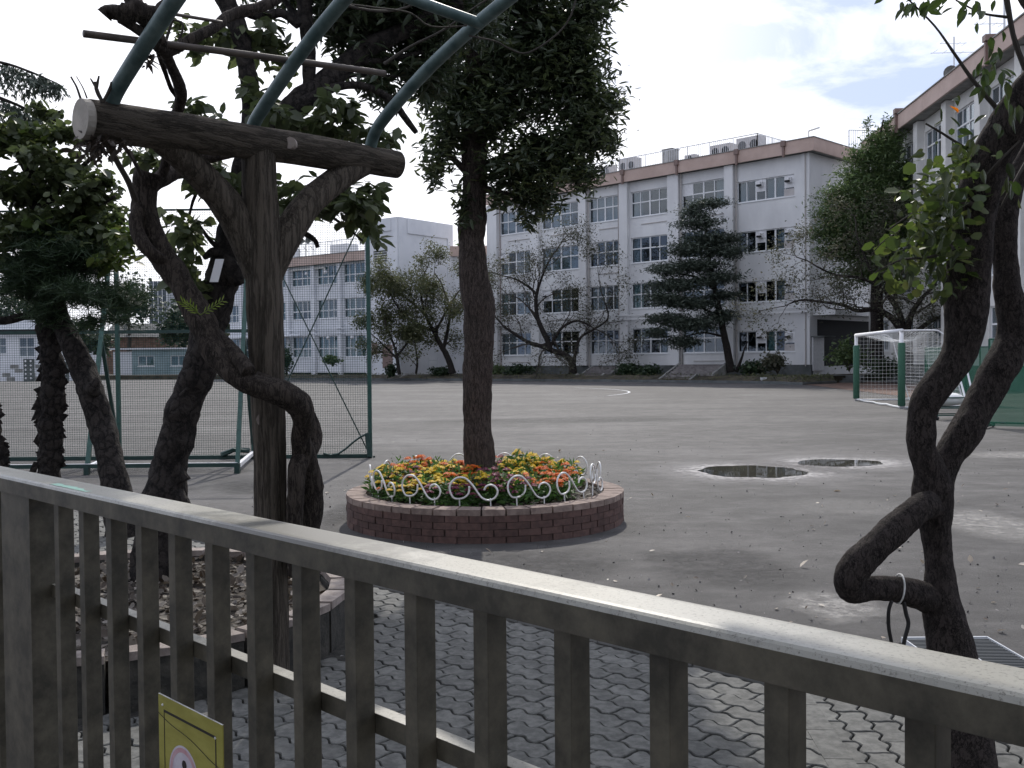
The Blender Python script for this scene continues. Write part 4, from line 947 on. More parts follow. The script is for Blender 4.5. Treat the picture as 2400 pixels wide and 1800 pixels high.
SCL = ['white wire scroll at the right tip of the planter, seen almost edge on', 'white wire scroll behind the flowers near the planter right end', 'white wire scroll behind the flowers, second from the right on the far rim', 'white wire scroll behind the flowers just right of the tree trunk', 'white wire scroll behind the flowers just left of the tree trunk', 'white wire scroll behind the flowers, second from the left on the far rim', 'white wire scroll behind the flowers at the far left of the planter',
       'white wire scroll at the left tip of the planter, seen almost edge on', 'white wire scroll on the near rim next to the planter left tip', 'white wire scroll on the near rim, left of the one before the trunk', 'white wire scroll on the near rim directly before the tree trunk', 'white wire scroll on the near rim just right of the tree trunk', 'white wire scroll on the near rim before the bare soil patch at right', 'slanting white wire scroll on the near rim by the planter right end']
desc = {11: 'white wire scroll fence piece at the front of the brick planter, left of centre', 12: 'white wire scroll fence piece at the front of the planter before the tree trunk', 10: 'white wire scroll piece second from the left along the planter front', 9: 'white wire scroll piece near the left end of the planter'}
for i in range(ns):
    a = 2 * math.pi * (i + .35) / ns; r = RIM_R - .24; x, y = RIM_C.x + r * math.cos(a), RIM_C.y + r * math.sin(a)
    back = math.sin(a) > .35
    lab = SCL[i]
    t = thing('scroll_edging', lab, 'garden edging', (x, y, .29), group='white wire scroll edging pieces round the planter')
    t.rotation_euler = (R_.uniform(-.12, .12), R_.uniform(-.05, .05) + (.28 if i == 13 else 0), a + math.pi / 2 + R_.uniform(-.08, .08))
    link(sc_me, 'scroll_wire', None, t)
    for x_ in (-.12, .15): link(lg_me, 'leg', None, t).location = (x_, 0, 0)
# --- marigolds
fm = {'orange': leafmat('orange petals', [(.60, .15, .03), (.75, .25, .04), (.42, .10, .03)], .25, .6), 'yellow': leafmat('yellow petals', [(.68, .50, .04), (.75, .62, .10), (.55, .36, .04)], .25, .6),
      'crimson': leafmat('crimson petals', [(.20, .035, .05), (.28, .06, .12), (.22, .07, .16)], .2, .6)}
M['flowerleaf'] = leafmat('marigold foliage', [(.035, .075, .018), (.06, .13, .03), (.10, .19, .05)], .3, .6)
prot = {}
def marigold(colr, seed):
    rg = random.Random(seed); rs = np.random.RandomState(seed)
    pos = []; 
    for _ in range(300):
        a = rs.rand() * 6.28; r = .17 * math.sqrt(rs.rand()); z = .02 + .24 * rs.rand() * (1 - (r / .22) ** 2); pos.append((r * math.cos(a), r * math.sin(a), z))
    fol = ('fol', pos)
    bl = MB()
    for _ in range(17):
        a = rg.random() * 6.28; r = .17 * math.sqrt(rg.random()); c = Vector((r * math.cos(a), r * math.sin(a), .25 - .10 * (r / .17) ** 2 + rg.uniform(-.03, .03)))
        for lay, (rad, dz) in enumerate(((.031, 0), (.024, .008), (.015, .015))):
            n = 8 if lay < 2 else 5
            for k in range(n):
                t = 2 * math.pi * k / n + lay * .4; w = .45
                bl.add([c + Vector((0, 0, dz)), c + Vector((rad * math.cos(t - w), rad * math.sin(t - w), dz + .006)), c + Vector((rad * 1.1 * math.cos(t), rad * 1.1 * math.sin(t), dz - .002 + rg.uniform(0, .006))), c + Vector((rad * math.cos(t + w), rad * math.sin(t + w), dz + .006))], [(0, 1, 2, 3)])
    return pos, bl
pro = {}
for j, cn in enumerate(('orange', 'yellow', 'crimson')):
    for v in range(2):
        t = thing('marigold_plant', '', 'flower plant', (0, 0, 0)); pos, bl = marigold(cn, 10 * j + v)
        fo = leaf_cloud('foliage', M['flowerleaf'], t, pos, .06, 5 + v, 'slim', -.4, .8, kind=None); bo = bl.build('blooms', fm[cn], t, kind='stuff'); pro[(cn, v)] = (fo.data, bo.data)
        for q in (fo, bo, t): bpy.data.objects.remove(q)
        fo = None
rg = random.Random(12); placed = []
for _ in range(3000):
    a = rg.random() * 6.283; r = (RIM_R - .38) * math.sqrt(rg.random()); x, y = r * math.cos(a), r * math.sin(a)
    if math.hypot(x - .0, y - .2) < .30: continue
    if any(math.hypot(x - q[0], y - q[1]) < .185 for q in placed): continue
    placed.append((x, y))
for (x, y) in placed:
    nv = noise.noise(Vector((x * 1.6, y * 1.6, 3.3)))
    cn = 'orange' if (nv < -.08 or y > .45) and rg.random() < .72 else ('yellow' if rg.random() < .72 else 'crimson')
    if x > .75 and y < .1: continue
    t = thing('marigold_plant', {'orange': 'bushy marigold plant with orange blooms in the brick planter', 'yellow': 'bushy marigold plant with yellow blooms in the brick planter', 'crimson': 'bushy flower plant with crimson purple blooms in the brick planter'}[cn], 'flower plant', (RIM_C.x + x, RIM_C.y + y, .25), group=cn + ' flower plants in the brick planter')
    t.rotation_euler = (0, 0, rg.random() * 6); s = rg.uniform(.95, 1.2); t.scale = (s, s, s * rg.uniform(.75, 1.15) * (1.15 if y > .3 else .95))
    d = pro[(cn, rg.randint(0, 1))]; props(link(d[0], 'foliage', None, t), kind='stuff'); props(link(d[1], 'blooms', None, t), kind='stuff')
q = rs.rand(900, 2); rr_ = np.sqrt(q[:, 0]) * (RIM_R - .2); aa = q[:, 1] * 6.283
leaf_cloud('leaf_litter', M['litter'], pl, np.stack([RIM_C.x + rr_ * np.cos(aa), RIM_C.y + rr_ * np.sin(aa), .268 + .02 * rs.rand(900)], 1), .05, 9, 'leaf', 0, .5)

# ------------------------------------------------------------------ pergola: log post, braces, log beam, bent steel pipes
pg = thing('pergola', 'log style pergola post with Y braces and a thick beam carrying blue green pipes', 'pergola', (-1.215, 4.8, 0))
mb = MB(); rows = [(606, 1700, 4.8, 88), (606, 1600, 4.8, 86), (634, 1240, 4.8, 76), (634, 1100, 4.8, 76), (628, 950, 4.8, 78), (623, 800, 4.8, 82), (618, 650, 4.8, 86), (613, 520, 4.8, 84), (607, 400, 4.8, 80), (604, 330, 4.8, 78)]
base = P(634, 1240, 4.8); q = [(base.x, base.y, 0, .165)] + [(*P(r[0], r[1], r[2]), RP(r[3], r[2])) for r in rows[2:]]
q = spline(q, 8); mb.tube([Vector(p[:3]) for p in q], [p[3] / 2 for p in q], 20, .05, 9, fl=.02, flute=9); mb.build('post', M['log'], pg, smooth=True)
for rows in ([(375, 325, 4.47, 62), (430, 370, 4.55, 66), (490, 430, 4.66, 72), (545, 500, 4.74, 78), (585, 580, 4.78, 76), (607, 660, 4.79, 60)],
             [(855, 385, 5.25, 52), (800, 415, 5.14, 60), (735, 465, 5.0, 66), (685, 530, 4.9, 70), (650, 600, 4.84, 68), (630, 670, 4.81, 50)]):
    mb = MB(); limb(mb, rows, 6, 16, .06, 6); mb.build('brace', M['log'], pg, smooth=True)
mb = MB(); rows = [(207, 281, 4.22, 97), (330, 298, 4.38, 93), (480, 318, 4.58, 86), (640, 340, 4.85, 78), (800, 366, 5.14, 70), (931, 386, 5.4, 62)]
limb(mb, rows, 6, 28, .05, 5); mb.build('beam', M['logb'], pg, smooth=True)
c = P(207, 281, 4.22); ax = (P(330, 298, 4.38) - c).normalized(); b1 = ax.cross(Vector((0, 0, 1))).normalized(); b2 = b1.cross(ax)
mb = MB(); r = RP(97, 4.22) / 2 * .97; cc_ = c - ax * .006; mb.tube([c - ax * .034, c + ax * .012], r * .99, 24); mb.build('beam_end', M['logend'], pg)
for px, py, Y, rr_ in ((681, 336, 4.83, 15), (617, 983, 4.74, 17)):
    c = P(px, py, Y); mb = MB(); mb.tube([c + Vector((.0, .06, 0)), c - Vector((-.0, .012, 0))], [RP(rr_, Y), RP(rr_ * .9, Y)], 12, .1, 20); mb.build('knot', M['stone'], pg)
def pipe(rows, w, mat='pergola', seg=14):
    mb = MB(); q = spline(rows, 6); mb.tube([P(r[0], r[1], r[2]) for r in q], w / 2, seg); return mb.build('pipe', M[mat], pg, smooth=True)
pipe([(868, 352, 5.27), (876, 318, 5.22), (905, 272, 5.1), (1000, 165, 4.86), (1100, 72, 4.62), (1200, -10, 4.42), (1400, -170, 4.05)], .062)
pipe([(590, 305, 4.82), (603, 275, 4.78), (651, 202, 4.64), (723, 101, 4.45), (796, 11, 4.28), (900, -110, 4.05)], .062)
pipe([(256, 262, 4.28), (272, 215, 4.24), (330, 120, 4.08), (410, 0, 3.86), (520, -160, 3.6)], .066)
for a_ in ((-1.9, 4.1), (-.4, 4.2), (.9, 3.6)):
    mb = MB(); mb.tube([Vector((a_[0] + .75, a_[1] - .5, 3.28)), Vector((a_[0] + 2.4, a_[1] - 2.2, 3.45)), Vector((a_[0] + 5.2, a_[1] - 5.0, 3.45))], .031, 10); mb.build('pipe', M['pergola'], pg, smooth=True)
pipe([(830, -55, 4.28), (965, -2, 4.42), (1130, 57, 4.56)], .05)
pipe([(196, 79, 4.0), (550, 124, 4.4), (902, 172, 4.9)], .030, 'pole')
pipe([(400, 32, 4.1), (520, 52, 4.3)], .014, 'pole')

# ------------------------------------------------------------------ twisted wisteria on the post
LV_SPRIG = leafmat('fresh sprig', [(.12, .17, .03), (.19, .24, .06), (.15, .21, .04)], .4)
vn = thing('wisteria_vine', 'thick twisted wisteria trunk winding round the log post and up over the beam', 'vine', G(715, 1330))
mb = MB()
limb(mb, [(712, 1345, 4.9, 80), (716, 1240, 4.88, 62), (726, 1150, 4.86, 66), (718, 1080, 4.8, 56), (706, 1025, 4.74, 46), (714, 985, 4.7, 50), (704, 950, 4.66, 60), (668, 925, 4.62, 60), (620, 912, 4.6, 54), (575, 896, 4.6, 50), (532, 866, 4.62, 52), (498, 820, 4.66, 62), (478, 768, 4.7, 66), (452, 715, 4.74, 62), (422, 662, 4.76, 58), (388, 612, 4.78, 60), (356, 560, 4.8, 62), (338, 505, 4.8, 62), (340, 450, 4.8, 58), (352, 406, 4.8, 62)], 7, 16, .16, 7, 1, .05, 3)
mb.build('main_stem', M['vine'], vn, smooth=True)
mb = MB(); limb(mb, [(700, 1345, 4.75, 50), (690, 1240, 4.74, 44), (694, 1150, 4.72, 40), (700, 1090, 4.74, 44), (732, 1040, 4.84, 46), (722, 985, 4.86, 50), (690, 935, 4.82, 40), (640, 900, 4.74, 34), (600, 885, 4.70, 32)], 7, 14, .16, 8, 4, .05, 3); mb.build('second_stem', M['vine'], vn, smooth=True)
mb = MB(); limb(mb, [(455, 742, 4.9, 52), (490, 775, 4.82, 44), (530, 812, 4.72, 40), (560, 845, 4.62, 40), (584, 872, 4.56, 34)], 6, 12, .2, 12, 8); mb.build('broken_stub', M['vine'], vn, smooth=True)
mb = MB(); limb(mb, [(388, 612, 4.74, 26), (352, 590, 4.7, 30), (322, 545, 4.72, 34), (326, 490, 4.76, 34), (350, 440, 4.82, 36), (385, 415, 4.9, 40), (420, 398, 4.98, 34), (470, 372, 5.05, 36), (520, 360, 5.1, 30), (560, 352, 5.2, 26)], 6, 12, .15, 9, 12); mb.build('side_stem', M['vine'], vn, smooth=True)
mb = MB(); limb(mb, [(378, 418, 4.85, 26), (392, 365, 4.8, 22), (400, 310, 4.72, 20), (416, 262, 4.62, 24), (424, 215, 4.5, 28), (412, 180, 4.4, 26), (394, 140, 4.3, 24), (378, 100, 4.2, 30), (352, 60, 4.15, 36), (320, 20, 4.1, 40), (300, -40, 4.1, 40)], 6, 12, .2, 12, 3); mb.build('hanging_stem', M['vine'], vn, smooth=True)
mb = MB(); limb(mb, [(418, 230, 4.6, 12), (400, 205, 4.5, 11), (384, 160, 4.4, 12), (368, 110, 4.3, 14)], 6, 8, .2, 12, 3); mb.build('tendril', M['vine'], vn, smooth=True)
mb = MB(); limb(mb, [(242, 34, 4.05, 40), (256, 22, 4.05, 26), (285, 32, 4.05, 44), (318, 24, 4.08, 44), (350, 30, 4.1, 26), (378, 18, 4.15, 20), (400, -10, 4.2, 18)], 6, 14, .5, 16, 6); mb.build('gnarled_knot', M['vine'], vn, smooth=True)
mb = MB(); limb(mb, [(280, 44, 4.06, 20), (310, 62, 4.1, 22), (345, 84, 4.15, 24), (372, 108, 4.2, 30), (400, 118, 4.25, 28), (450, 92, 4.3, 26), (505, 62, 4.4, 25), (545, 34, 4.5, 27), (615, 14, 4.6, 25), (690, -30, 4.7, 26)], 6, 12, .2, 14, 9); mb.build('overhead_branch', M['vine'], vn, smooth=True)
mb = MB()
for rows in ([(240, 238, 4.2, 9), (228, 215, 4.2, 10), (222, 192, 4.2, 7)], [(226, 205, 4.2, 8), (232, 178, 4.2, 5)], [(222, 200, 4.2, 7), (212, 184, 4.2, 3)], [(240, 240, 4.2, 8), (255, 215, 4.2, 8), (262, 192, 4.2, 7)], [(190, 235, 4.2, 6), (180, 205, 4.2, 5), (166, 180, 4.2, 4)], [(204, 230, 4.2, 4), (194, 205, 4.2, 3), (179, 179, 4.2, 2)],
             [(245, 330, 4.3, 13), (275, 380, 4.4, 13), (300, 425, 4.5, 14), (318, 470, 4.6, 16)], [(275, 325, 4.4, 9), (310, 370, 4.5, 10), (330, 410, 4.6, 12)], [(208, 240, 4.2, 7), (196, 265, 4.2, 9), (188, 300, 4.22, 6)], [(385, 110, 4.3, 8), (400, 60, 4.3, 7), (420, 0, 4.3, 6)], [(402, 130, 4.3, 6), (430, 60, 4.3, 6), (395, 45, 4.3, 4)], [(1100, 84, 4.6, 4), (1160, 96, 4.5, 4), (1190, 112, 4.5, 4), (1226, 125, 4.5, 4), (1262, 112, 4.5, 4), (1310, 76, 4.5, 4), (1338, 36, 4.5, 4), (1354, -20, 4.5, 4)], [(820, 10, 4.5, 4), (880, 18, 4.5, 4), (960, 30, 4.5, 4), (1010, 62, 4.5, 4), (1095, 60, 4.5, 4)], [(1095, 58, 4.5, 3), (1060, 64, 4.5, 3), (1048, 52, 4.5, 3)], [(760, -10, 4.4, 10), (840, 20, 4.5, 8), (930, 24, 4.6, 6), (1010, -10, 4.6, 5)], [(900, 150, 4.9, 8), (960, 110, 4.9, 6), (1040, 70, 4.8, 5), (1120, 12, 4.7, 4), (1180, -20, 4.7, 4)]):
    limb(mb, rows, 4, 6, .2, 30)
mb.build('twigs', M['twig'], vn, kind='stuff')
rg = random.Random(5); pos = []
for _ in range(260): pos.append(P(rg.gauss(238, 26), rg.gauss(338, 12), rg.uniform(4.15, 4.35)))
for _ in range(50): pos.append(P(rg.gauss(345, 10), rg.gauss(134, 8), rg.uniform(4.1, 4.2)))
mb = MB()
for (x0, y0, x1, y1, n_) in ((470, 738, 428, 708, 6), (470, 738, 520, 706, 6), (466, 735, 446, 712, 3)):
    a_, b_ = P(x0, y0, 4.55), P(x1, y1, 4.5); mb.tube([a_, b_], .0025, 4)
    for i in range(1, n_ + 1):
        c_ = a_ + (b_ - a_) * i / n_; d_ = (b_ - a_).normalized(); s_ = d_.cross(Vector((0, 1, 0))).normalized()
        for k_ in (-1, 1):
            e_ = c_ + (d_ * .8 + s_ * k_ * .6) * .034; w_ = d_ * .006; mb.add([c_, (c_ + e_) / 2 + w_, e_, (c_ + e_) / 2 - w_], [(0, 1, 2, 3)])
mb.build('young_leaf_sprig', LV_SPRIG, vn)
leaf_cloud('dead_tuft', leafmat('dry brown tuft', [(.03, .022, .018), (.08, .06, .045)], .1), vn, pos, .045, 2, 'slim', .6, .5)

# ------------------------------------------------------------------ dark cherry trunk behind the post, with big limbs
ch = thing('cherry_tree', 'big dark leaning tree trunk behind the log post with a white tag on its bark', 'tree', P(385, 1345, 6.3))
mb = MB(); limb(mb, [(375, 1400, 6.3, 150), (380, 1200, 6.3, 108), (398, 1090, 6.3, 86), (420, 1000, 6.3, 80), (436, 940, 6.3, 82), (462, 880, 6.3, 78), (478, 820, 6.3, 80), (488, 760, 6.3, 84), (504, 712, 6.3, 76), (518, 660, 6.3, 80), (530, 610, 6.3, 74), (538, 550, 6.3, 62), (552, 480, 6.3, 46), (566, 400, 6.3, 44), (588, 300, 6.3, 44), (588, 220, 6.3, 46), (576, 145, 6.3, 42), (560, 70, 6.3, 44), (528, 0, 6.3, 46), (505, -60, 6.3, 44)], 7, 16, .22, 5, 2)
mb.build('trunk', M['barkd'], ch, smooth=True)
for k, rows in enumerate(([(590, 330, 6.3, 66), (620, 304, 6.3, 66), (665, 272, 6.4, 62), (723, 224, 6.5, 58), (790, 170, 6.6, 52), (850, 120, 6.7, 46), (925, 82, 6.8, 40), (1010, 40, 6.9, 32), (1080, 10, 7, 26)],
             [(690, 262, 6.4, 40), (730, 232, 6.4, 30), (770, 210, 6.45, 24), (815, 200, 6.5, 20), (865, 205, 6.6, 18), (918, 236, 6.7, 17), (945, 270, 6.8, 16), (975, 310, 6.9, 14)],
             [(722, 225, 6.5, 30), (724, 160, 6.5, 32), (722, 100, 6.5, 32), (716, 40, 6.5, 34), (712, -40, 6.5, 34)],
             [(530, 600, 6.25, 30), (548, 640, 6.2, 40), (562, 668, 6.2, 22)], [(520, 600, 6.3, 34), (500, 590, 6.2, 26), (478, 604, 6.15, 12)],
             [(560, 20, 6.3, 26), (610, 40, 6.35, 24), (660, 30, 6.4, 22), (700, 60, 6.4, 20)], [(725, 60, 6.5, 18), (680, 20, 6.6, 14), (650, -30, 6.6, 12)],
             [(430, 1130, 6.25, 40), (412, 1090, 6.25, 26), (402, 1050, 6.27, 10)], [(395, 1150, 6.25, 60), (425, 1180, 6.2, 40), (440, 1230, 6.2, 30)],
             [(610, 520, 6.3, 16), (680, 490, 6.3, 10), (760, 500, 6.3, 7), (820, 540, 6.3, 5), (850, 565, 6.3, 4)], [(700, 540, 6.3, 16), (735, 560, 6.3, 12), (745, 580, 6.3, 10)], [(560, 420, 6.3, 14), (470, 440, 6.2, 9), (440, 520, 6.2, 6)], [(530, 600, 6.3, 14), (490, 560, 6.2, 10), (462, 520, 6.1, 6)],
             [(440, 910, 6.2, 8), (418, 928, 6.1, 5)], [(800, 150, 6.6, 18), (900, 140, 6.8, 13), (1000, 120, 7, 9)], [(760, 190, 6.5, 16), (840, 175, 6.7, 10), (930, 180, 6.9, 6)])):
    mb = MB(); limb(mb, rows, 5, 12 if k < 3 else 8, .2, 7, k); mb.build('limb', M['barkd'], ch, smooth=True)
mb = MB(); c = P(508, 634, 5.98); u = (P(514, 610, 5.98) - P(500, 664, 5.98)); w_ = P(519, 634, 5.98) - P(499, 634, 5.98)
mb.hexa([c + w_ * a + u * b + Vector((0, o, 0)) for o in (0, .004) for a, b in ((-.5, -.5), (.5, -.5), (.5, .5), (-.5, .5))]); mb.build('name_tag', M['whitepaint'], ch)
LV = {'near': leafmat('cherry leaves', [(.048, .062, .030), (.068, .088, .036), (.055, .072, .032), (.10, .12, .05)], .34, .45),
      'deep': leafmat('dark evergreen leaves', [(.026, .038, .020), (.038, .055, .027), (.055, .075, .036), (.030, .043, .022)], .20, .42),
      'sun': leafmat('yellow green leaves', [(.045, .07, .02), (.08, .11, .03), (.055, .085, .022), (.12, .135, .045)], .38, .45),
      'pine': leafmat('pine needles', [(.016, .036, .016), (.026, .05, .02), (.04, .07, .025)], .1, .6),
      'cedar': leafmat('grey green cedar', [(.045, .062, .046), (.07, .09, .068), (.095, .118, .09)], .12, .6),
      'conif': leafmat('mid green conifer', [(.06, .10, .04), (.09, .135, .05), (.13, .175, .07)], .25, .6),
      'olive': leafmat('olive autumn leaves', [(.07, .085, .04), (.105, .12, .055), (.14, .14, .07), (.08, .10, .05)], .3, .6),
      'brownish': leafmat('thin brownish leaves', [(.07, .075, .05), (.10, .095, .065), (.06, .075, .045)], .3, .7),
      'yell': leafmat('yellow leaf', [(.35, .38, .06), (.5, .5, .12)], .5)}
nearE = [ellip(470, 262, 6, 52, 16, .35), (ellip(680, 290, 6.2, 90, 30, .5)), ellip(800, 268, 6.3, 60, 40, .5), ellip(880, 320, 6.4, 60, 26, .4), ellip(560, 95, 6.4, 60, 30, .4), ellip(450, 95, 6.4, 48, 28, .4), ellip(640, 110, 6.6, 45, 50, .4),
         ellip(440, 370, 6, 60, 40, .4), ellip(500, 420, 6, 60, 50, .4), ellip(690, 470, 6.0, 50, 60, .4), ellip(780, 450, 6.1, 70, 48, .4), ellip(830, 500, 6.1, 60, 46, .4), ellip(870, 440, 6.1, 34, 20, .3), ellip(430, 530, 6, 42, 55, .3), ellip(880, 560, 6, 14, 9, .2), ellip(445, 640, 6.1, 34, 56, .3), ellip(480, 700, 6.2, 20, 30, .3), ellip(340, 370, 5.9, 50, 26, .3), ellip(860, 480, 6, 40, 30, .3),ellip(620,240,6.3,40,40,.3)]
leaf_cloud('foliage', LV['near'], ch, cloud_pts(nearE, 2300, 3, 16, .20), .085, 7, 'leaf', .45, .5)
upE = [ellip(860, 60, 7, 100, 70, .6), ellip(960, 30, 7.2, 120, 60, .7), ellip(1000, 110, 7.3, 90, 60, .6), ellip(880, 150, 7, 70, 40, .5), ellip(1080, 20, 7.4, 100, 60, .7), ellip(780, 40, 6.9, 60, 60, .5), ellip(930, -60, 7.2, 220, 70, .9), ellip(900, 215, 7, 50, 28, .4), ellip(700, -50, 6.8, 160, 50, .7), ellip(1010, 190, 7.2, 60, 50, .4)]
leaf_cloud('foliage', LV['deep'], ch, cloud_pts(upE, 13000, 5, 26, .22), .085, 8, 'lance', .35, .6)

# ------------------------------------------------------------------ evergreen tree in the planter
ev = thing('evergreen_tree', 'tall dense evergreen tree with scaly bark growing from the round brick planter', 'tree', (-.31, 10.0, .2))
mb = MB(); Yt = 10.0
limb(mb, [(1128, 1150, Yt, 92), (1126, 1110, Yt, 78), (1122, 1040, Yt, 71), (1119, 960, Yt, 66), (1119, 880, Yt, 68), (1123, 800, Yt, 72), (1124, 740, Yt, 72), (1117, 690, Yt, 74), (1108, 630, Yt, 68), (1104, 570, Yt, 60), (1108, 520, Yt, 66), (1112, 460, Yt, 56), (1112, 380, Yt, 58), (1114, 280, Yt, 60), (1118, 160, Yt, 56), (1120, 40, Yt, 52), (1122, -120, Yt, 44), (1122, -400, Yt, 26)], 7, 20, .12, 4, 3, .02, 5)
mb.build('trunk', M['bark'], ev, smooth=True)
for k, rows in enumerate(([(1114, 330, Yt, 34), (1170, 250, 10, 26), (1240, 180, 10.1, 20), (1330, 120, 10.2, 12)], [(1114, 400, Yt, 26), (1180, 370, 10, 20), (1260, 340, 9.9, 14), (1360, 330, 9.9, 8)], [(1114, 300, Yt, 28), (1060, 240, 10, 20), (1010, 180, 10.1, 14)], [(1112, 420, Yt, 22), (1060, 370, 9.9, 14), (1020, 330, 9.9, 8)], [(1114, 200, Yt, 26), (1190, 100, 9.8, 18), (1280, 20, 9.7, 12)], [(1112, 440, Yt, 22), (1170, 450, 9.9, 14), (1230, 470, 9.9, 8)], [(1118, 80, Yt, 24), (1050, 0, 10, 16), (980, -80, 10, 12)])):
    mb = MB(); limb(mb, rows, 5, 10, .15, 7, k); mb.build('limb', M['bark'], ev, smooth=True)
EE = [ellip(1150, 250, 10, 150, 120, .75), ellip(1250, 130, 10, 170, 130, .8), ellip(1350, 60, 10, 110, 90, .7), ellip(1330, 200, 10, 120, 110, .7), ellip(1380, 300, 10, 90, 80, .6), ellip(1300, 360, 9.9, 130, 80, .7), ellip(1200, 400, 9.9, 120, 70, .6), ellip(1255, 460, 9.9, 75, 60, .5), ellip(1360, 410, 9.9, 70, 46, .4), ellip(1040, 330, 9.9, 60, 80, .5), ellip(1020, 400, 9.9, 32, 50, .3), ellip(1060, 200, 10, 90, 90, .6), ellip(1090, 60, 10, 130, 110, .8), ellip(1200, -20, 10, 230, 90, .9), ellip(1385, -20, 10, 85, 70, .6), ellip(1432, 240, 10, 40, 48, .35), ellip(1240, 515, 9.9, 26, 26, .2), ellip(1170, 470, 9.8, 40, 26, .3), ellip(1430, 340, 10, 34, 46, .3), ellip(1100, 520, 9.9, 40, 22, .25), ellip(1085, 470, 9.9, 24, 60, .2),ellip(1150,-200,10,260,160,.9)]
EE2 = [e for e in EE]
leaf_cloud('crown', LV['deep'], ev, cloud_pts(EE, 38000, 15, 60, .13, .35), .085, 9, 'lance', .2, .7)
leaf_cloud('crown', LV['near'], ev, cloud_pts([ellip(1395, 255, 9.7, 80, 110, .5), ellip(1020, 370, 9.6, 50, 80, .3), ellip(1330, 420, 9.6, 110, 50, .3), ellip(1000, 250, 9.6, 40, 50, .3), ellip(1370, 130, 9.7, 80, 110, .4)] + EE2, 12000, 18, 40, .17), .085, 19, 'lance', .1, .7)

# ------------------------------------------------------------------ trees beyond the gate at the left
def bark_bits(mb, rows, n, seed, size=.05):
    rg = random.Random(seed); q = spline(rows, 8)
    for _ in range(n):
        r = q[rg.randint(2, len(q) - 3)]; c = P(r[0], r[1], r[2]); w = RP(r[3], r[2]) / 2; s = rg.choice((-1, 1)); z = rg.uniform(.02, .06)
        p = c + Vector((s * w * .9, rg.uniform(-.5, .2) * w, 0)); s2 = size * rg.uniform(.4, 1.2)
        mb.add([p, p + Vector((s * s2, 0, s2 * rg.uniform(-.3, 1.2))), p + Vector((s * s2 * .3, 0, s2 * 1.3)), p + Vector((-s * s2 * .4, -.01, s2 * 1.2))], [(0, 1, 2, 3)])
pt = thing('pine_tree', 'dark pine with ragged upright trunk beyond the gate at far left', 'tree', P(115, 1240, 9.4))
rowsA = [(112, 1250, 9.4, 66), (114, 1115, 9.4, 52), (116, 1060, 9.4, 50), (118, 1000, 9.4, 52), (122, 950, 9.4, 50), (125, 900, 9.4, 52), (122, 850, 9.4, 46), (116, 800, 9.4, 46), (112, 750, 9.4, 50), (112, 690, 9.4, 44), (118, 620, 9.4, 38), (130, 540, 9.4, 26)]
mb = MB(); limb(mb, rowsA, 7, 14, .3, 6, 3); bark_bits(mb, rowsA[1:8], 70, 4, .07); mb.build('trunk', M['barkd'], pt)
mb = MB(); limb(mb, [(112, 730, 9.4, 22), (60, 740, 9.2, 20), (0, 752, 9, 18), (-80, 740, 8.8, 14)], 6, 10, .2, 8); limb(mb, [(130, 660, 9.4, 14), (200, 690, 9.2, 10), (280, 700, 9, 7)], 5, 8, .2, 8); limb(mb, [(125, 640, 9.4, 16), (60, 610, 9.4, 12), (-20, 600, 9.4, 8)], 5, 8, .2, 8); mb.build('limb', M['barkd'], pt)
PE = [ellip(120, 640, 9.3, 110, 60, .7), ellip(200, 690, 9.1, 110, 40, .6), ellip(60, 680, 9.3, 70, 50, .6), ellip(280, 700, 9, 60, 30, .4), ellip(130, 570, 9.4, 110, 50, .6), ellip(290, 745, 9, 34, 26, .3), ellip(210, 760, 9, 36, 24, .3), ellip(115, 745, 9.2, 40, 34, .4), ellip(235, 600, 9.3, 70, 50, .5)]
cp = []
for _ in range(240): cp.append((Vector((R_.uniform(-4.5, 5.5), R_.uniform(-6.5, 2.6), R_.uniform(3.3, 3.8))), .55, .55, .14))
leaf_cloud('shade_foliage', LV['near'], vn, cloud_pts(cp, 26000, 91, 4, .4), .11, 92, 'leaf', .3, .5)  # unseen leaves overhead, added to dim the light on near surfaces
pts = cloud_pts(PE, 1500, 21, 26, .2); nn_ = np.repeat(pts, 16, 0) + np.random.RandomState(2).normal(size=(len(pts) * 16, 3)) * .012
leaf_cloud('needles', LV['pine'], pt, nn_, .13, 22, 'needle', -.3, 1, var=.2)
# second trunk leaning to the right foot
t2 = thing('leaning_tree', 'dark bare trunk leaning down to the right behind the green net at left', 'tree', P(285, 1240, 9.0))
rowsB = [(290, 1260, 8.9, 84), (272, 1150, 8.9, 68), (254, 1060, 9, 60), (236, 990, 9.1, 62), (214, 920, 9.1, 60), (196, 870, 9.2, 58), (172, 815, 9.2, 54), (150, 770, 9.3, 48), (132, 720, 9.3, 42), (118, 650, 9.4, 36), (100, 560, 9.5, 30), (80, 460, 9.6, 24), (70, 360, 9.7, 18)]
mb = MB(); limb(mb, rowsB, 7, 14, .14, 6, 8); limb(mb, [(214, 915, 9, 40), (224, 898, 8.95, 24), (228, 885, 8.95, 8)], 4, 8, .2, 8); mb.build('trunk', M['barkd'], t2, smooth=True)
mb = MB()
for rows in ([(90, 510, 9.5, 18), (160, 420, 9.4, 12), (240, 350, 9.3, 8)], [(80, 440, 9.6, 16), (30, 350, 9.6, 10), (-30, 300, 9.6, 8)], [(75, 400, 9.6, 14), (110, 320, 9.5, 8), (140, 260, 9.5, 5)], [(100, 540, 9.5, 14), (200, 500, 9.3, 9), (270, 460, 9.2, 6)], [(115, 400, 9.5, 7), (120, 340, 9.3, 5), (155, 300, 9.3, 4)]): limb(mb, rows, 5, 8, .2, 8)
mb.build('limb', M['barkd'], t2, smooth=True)
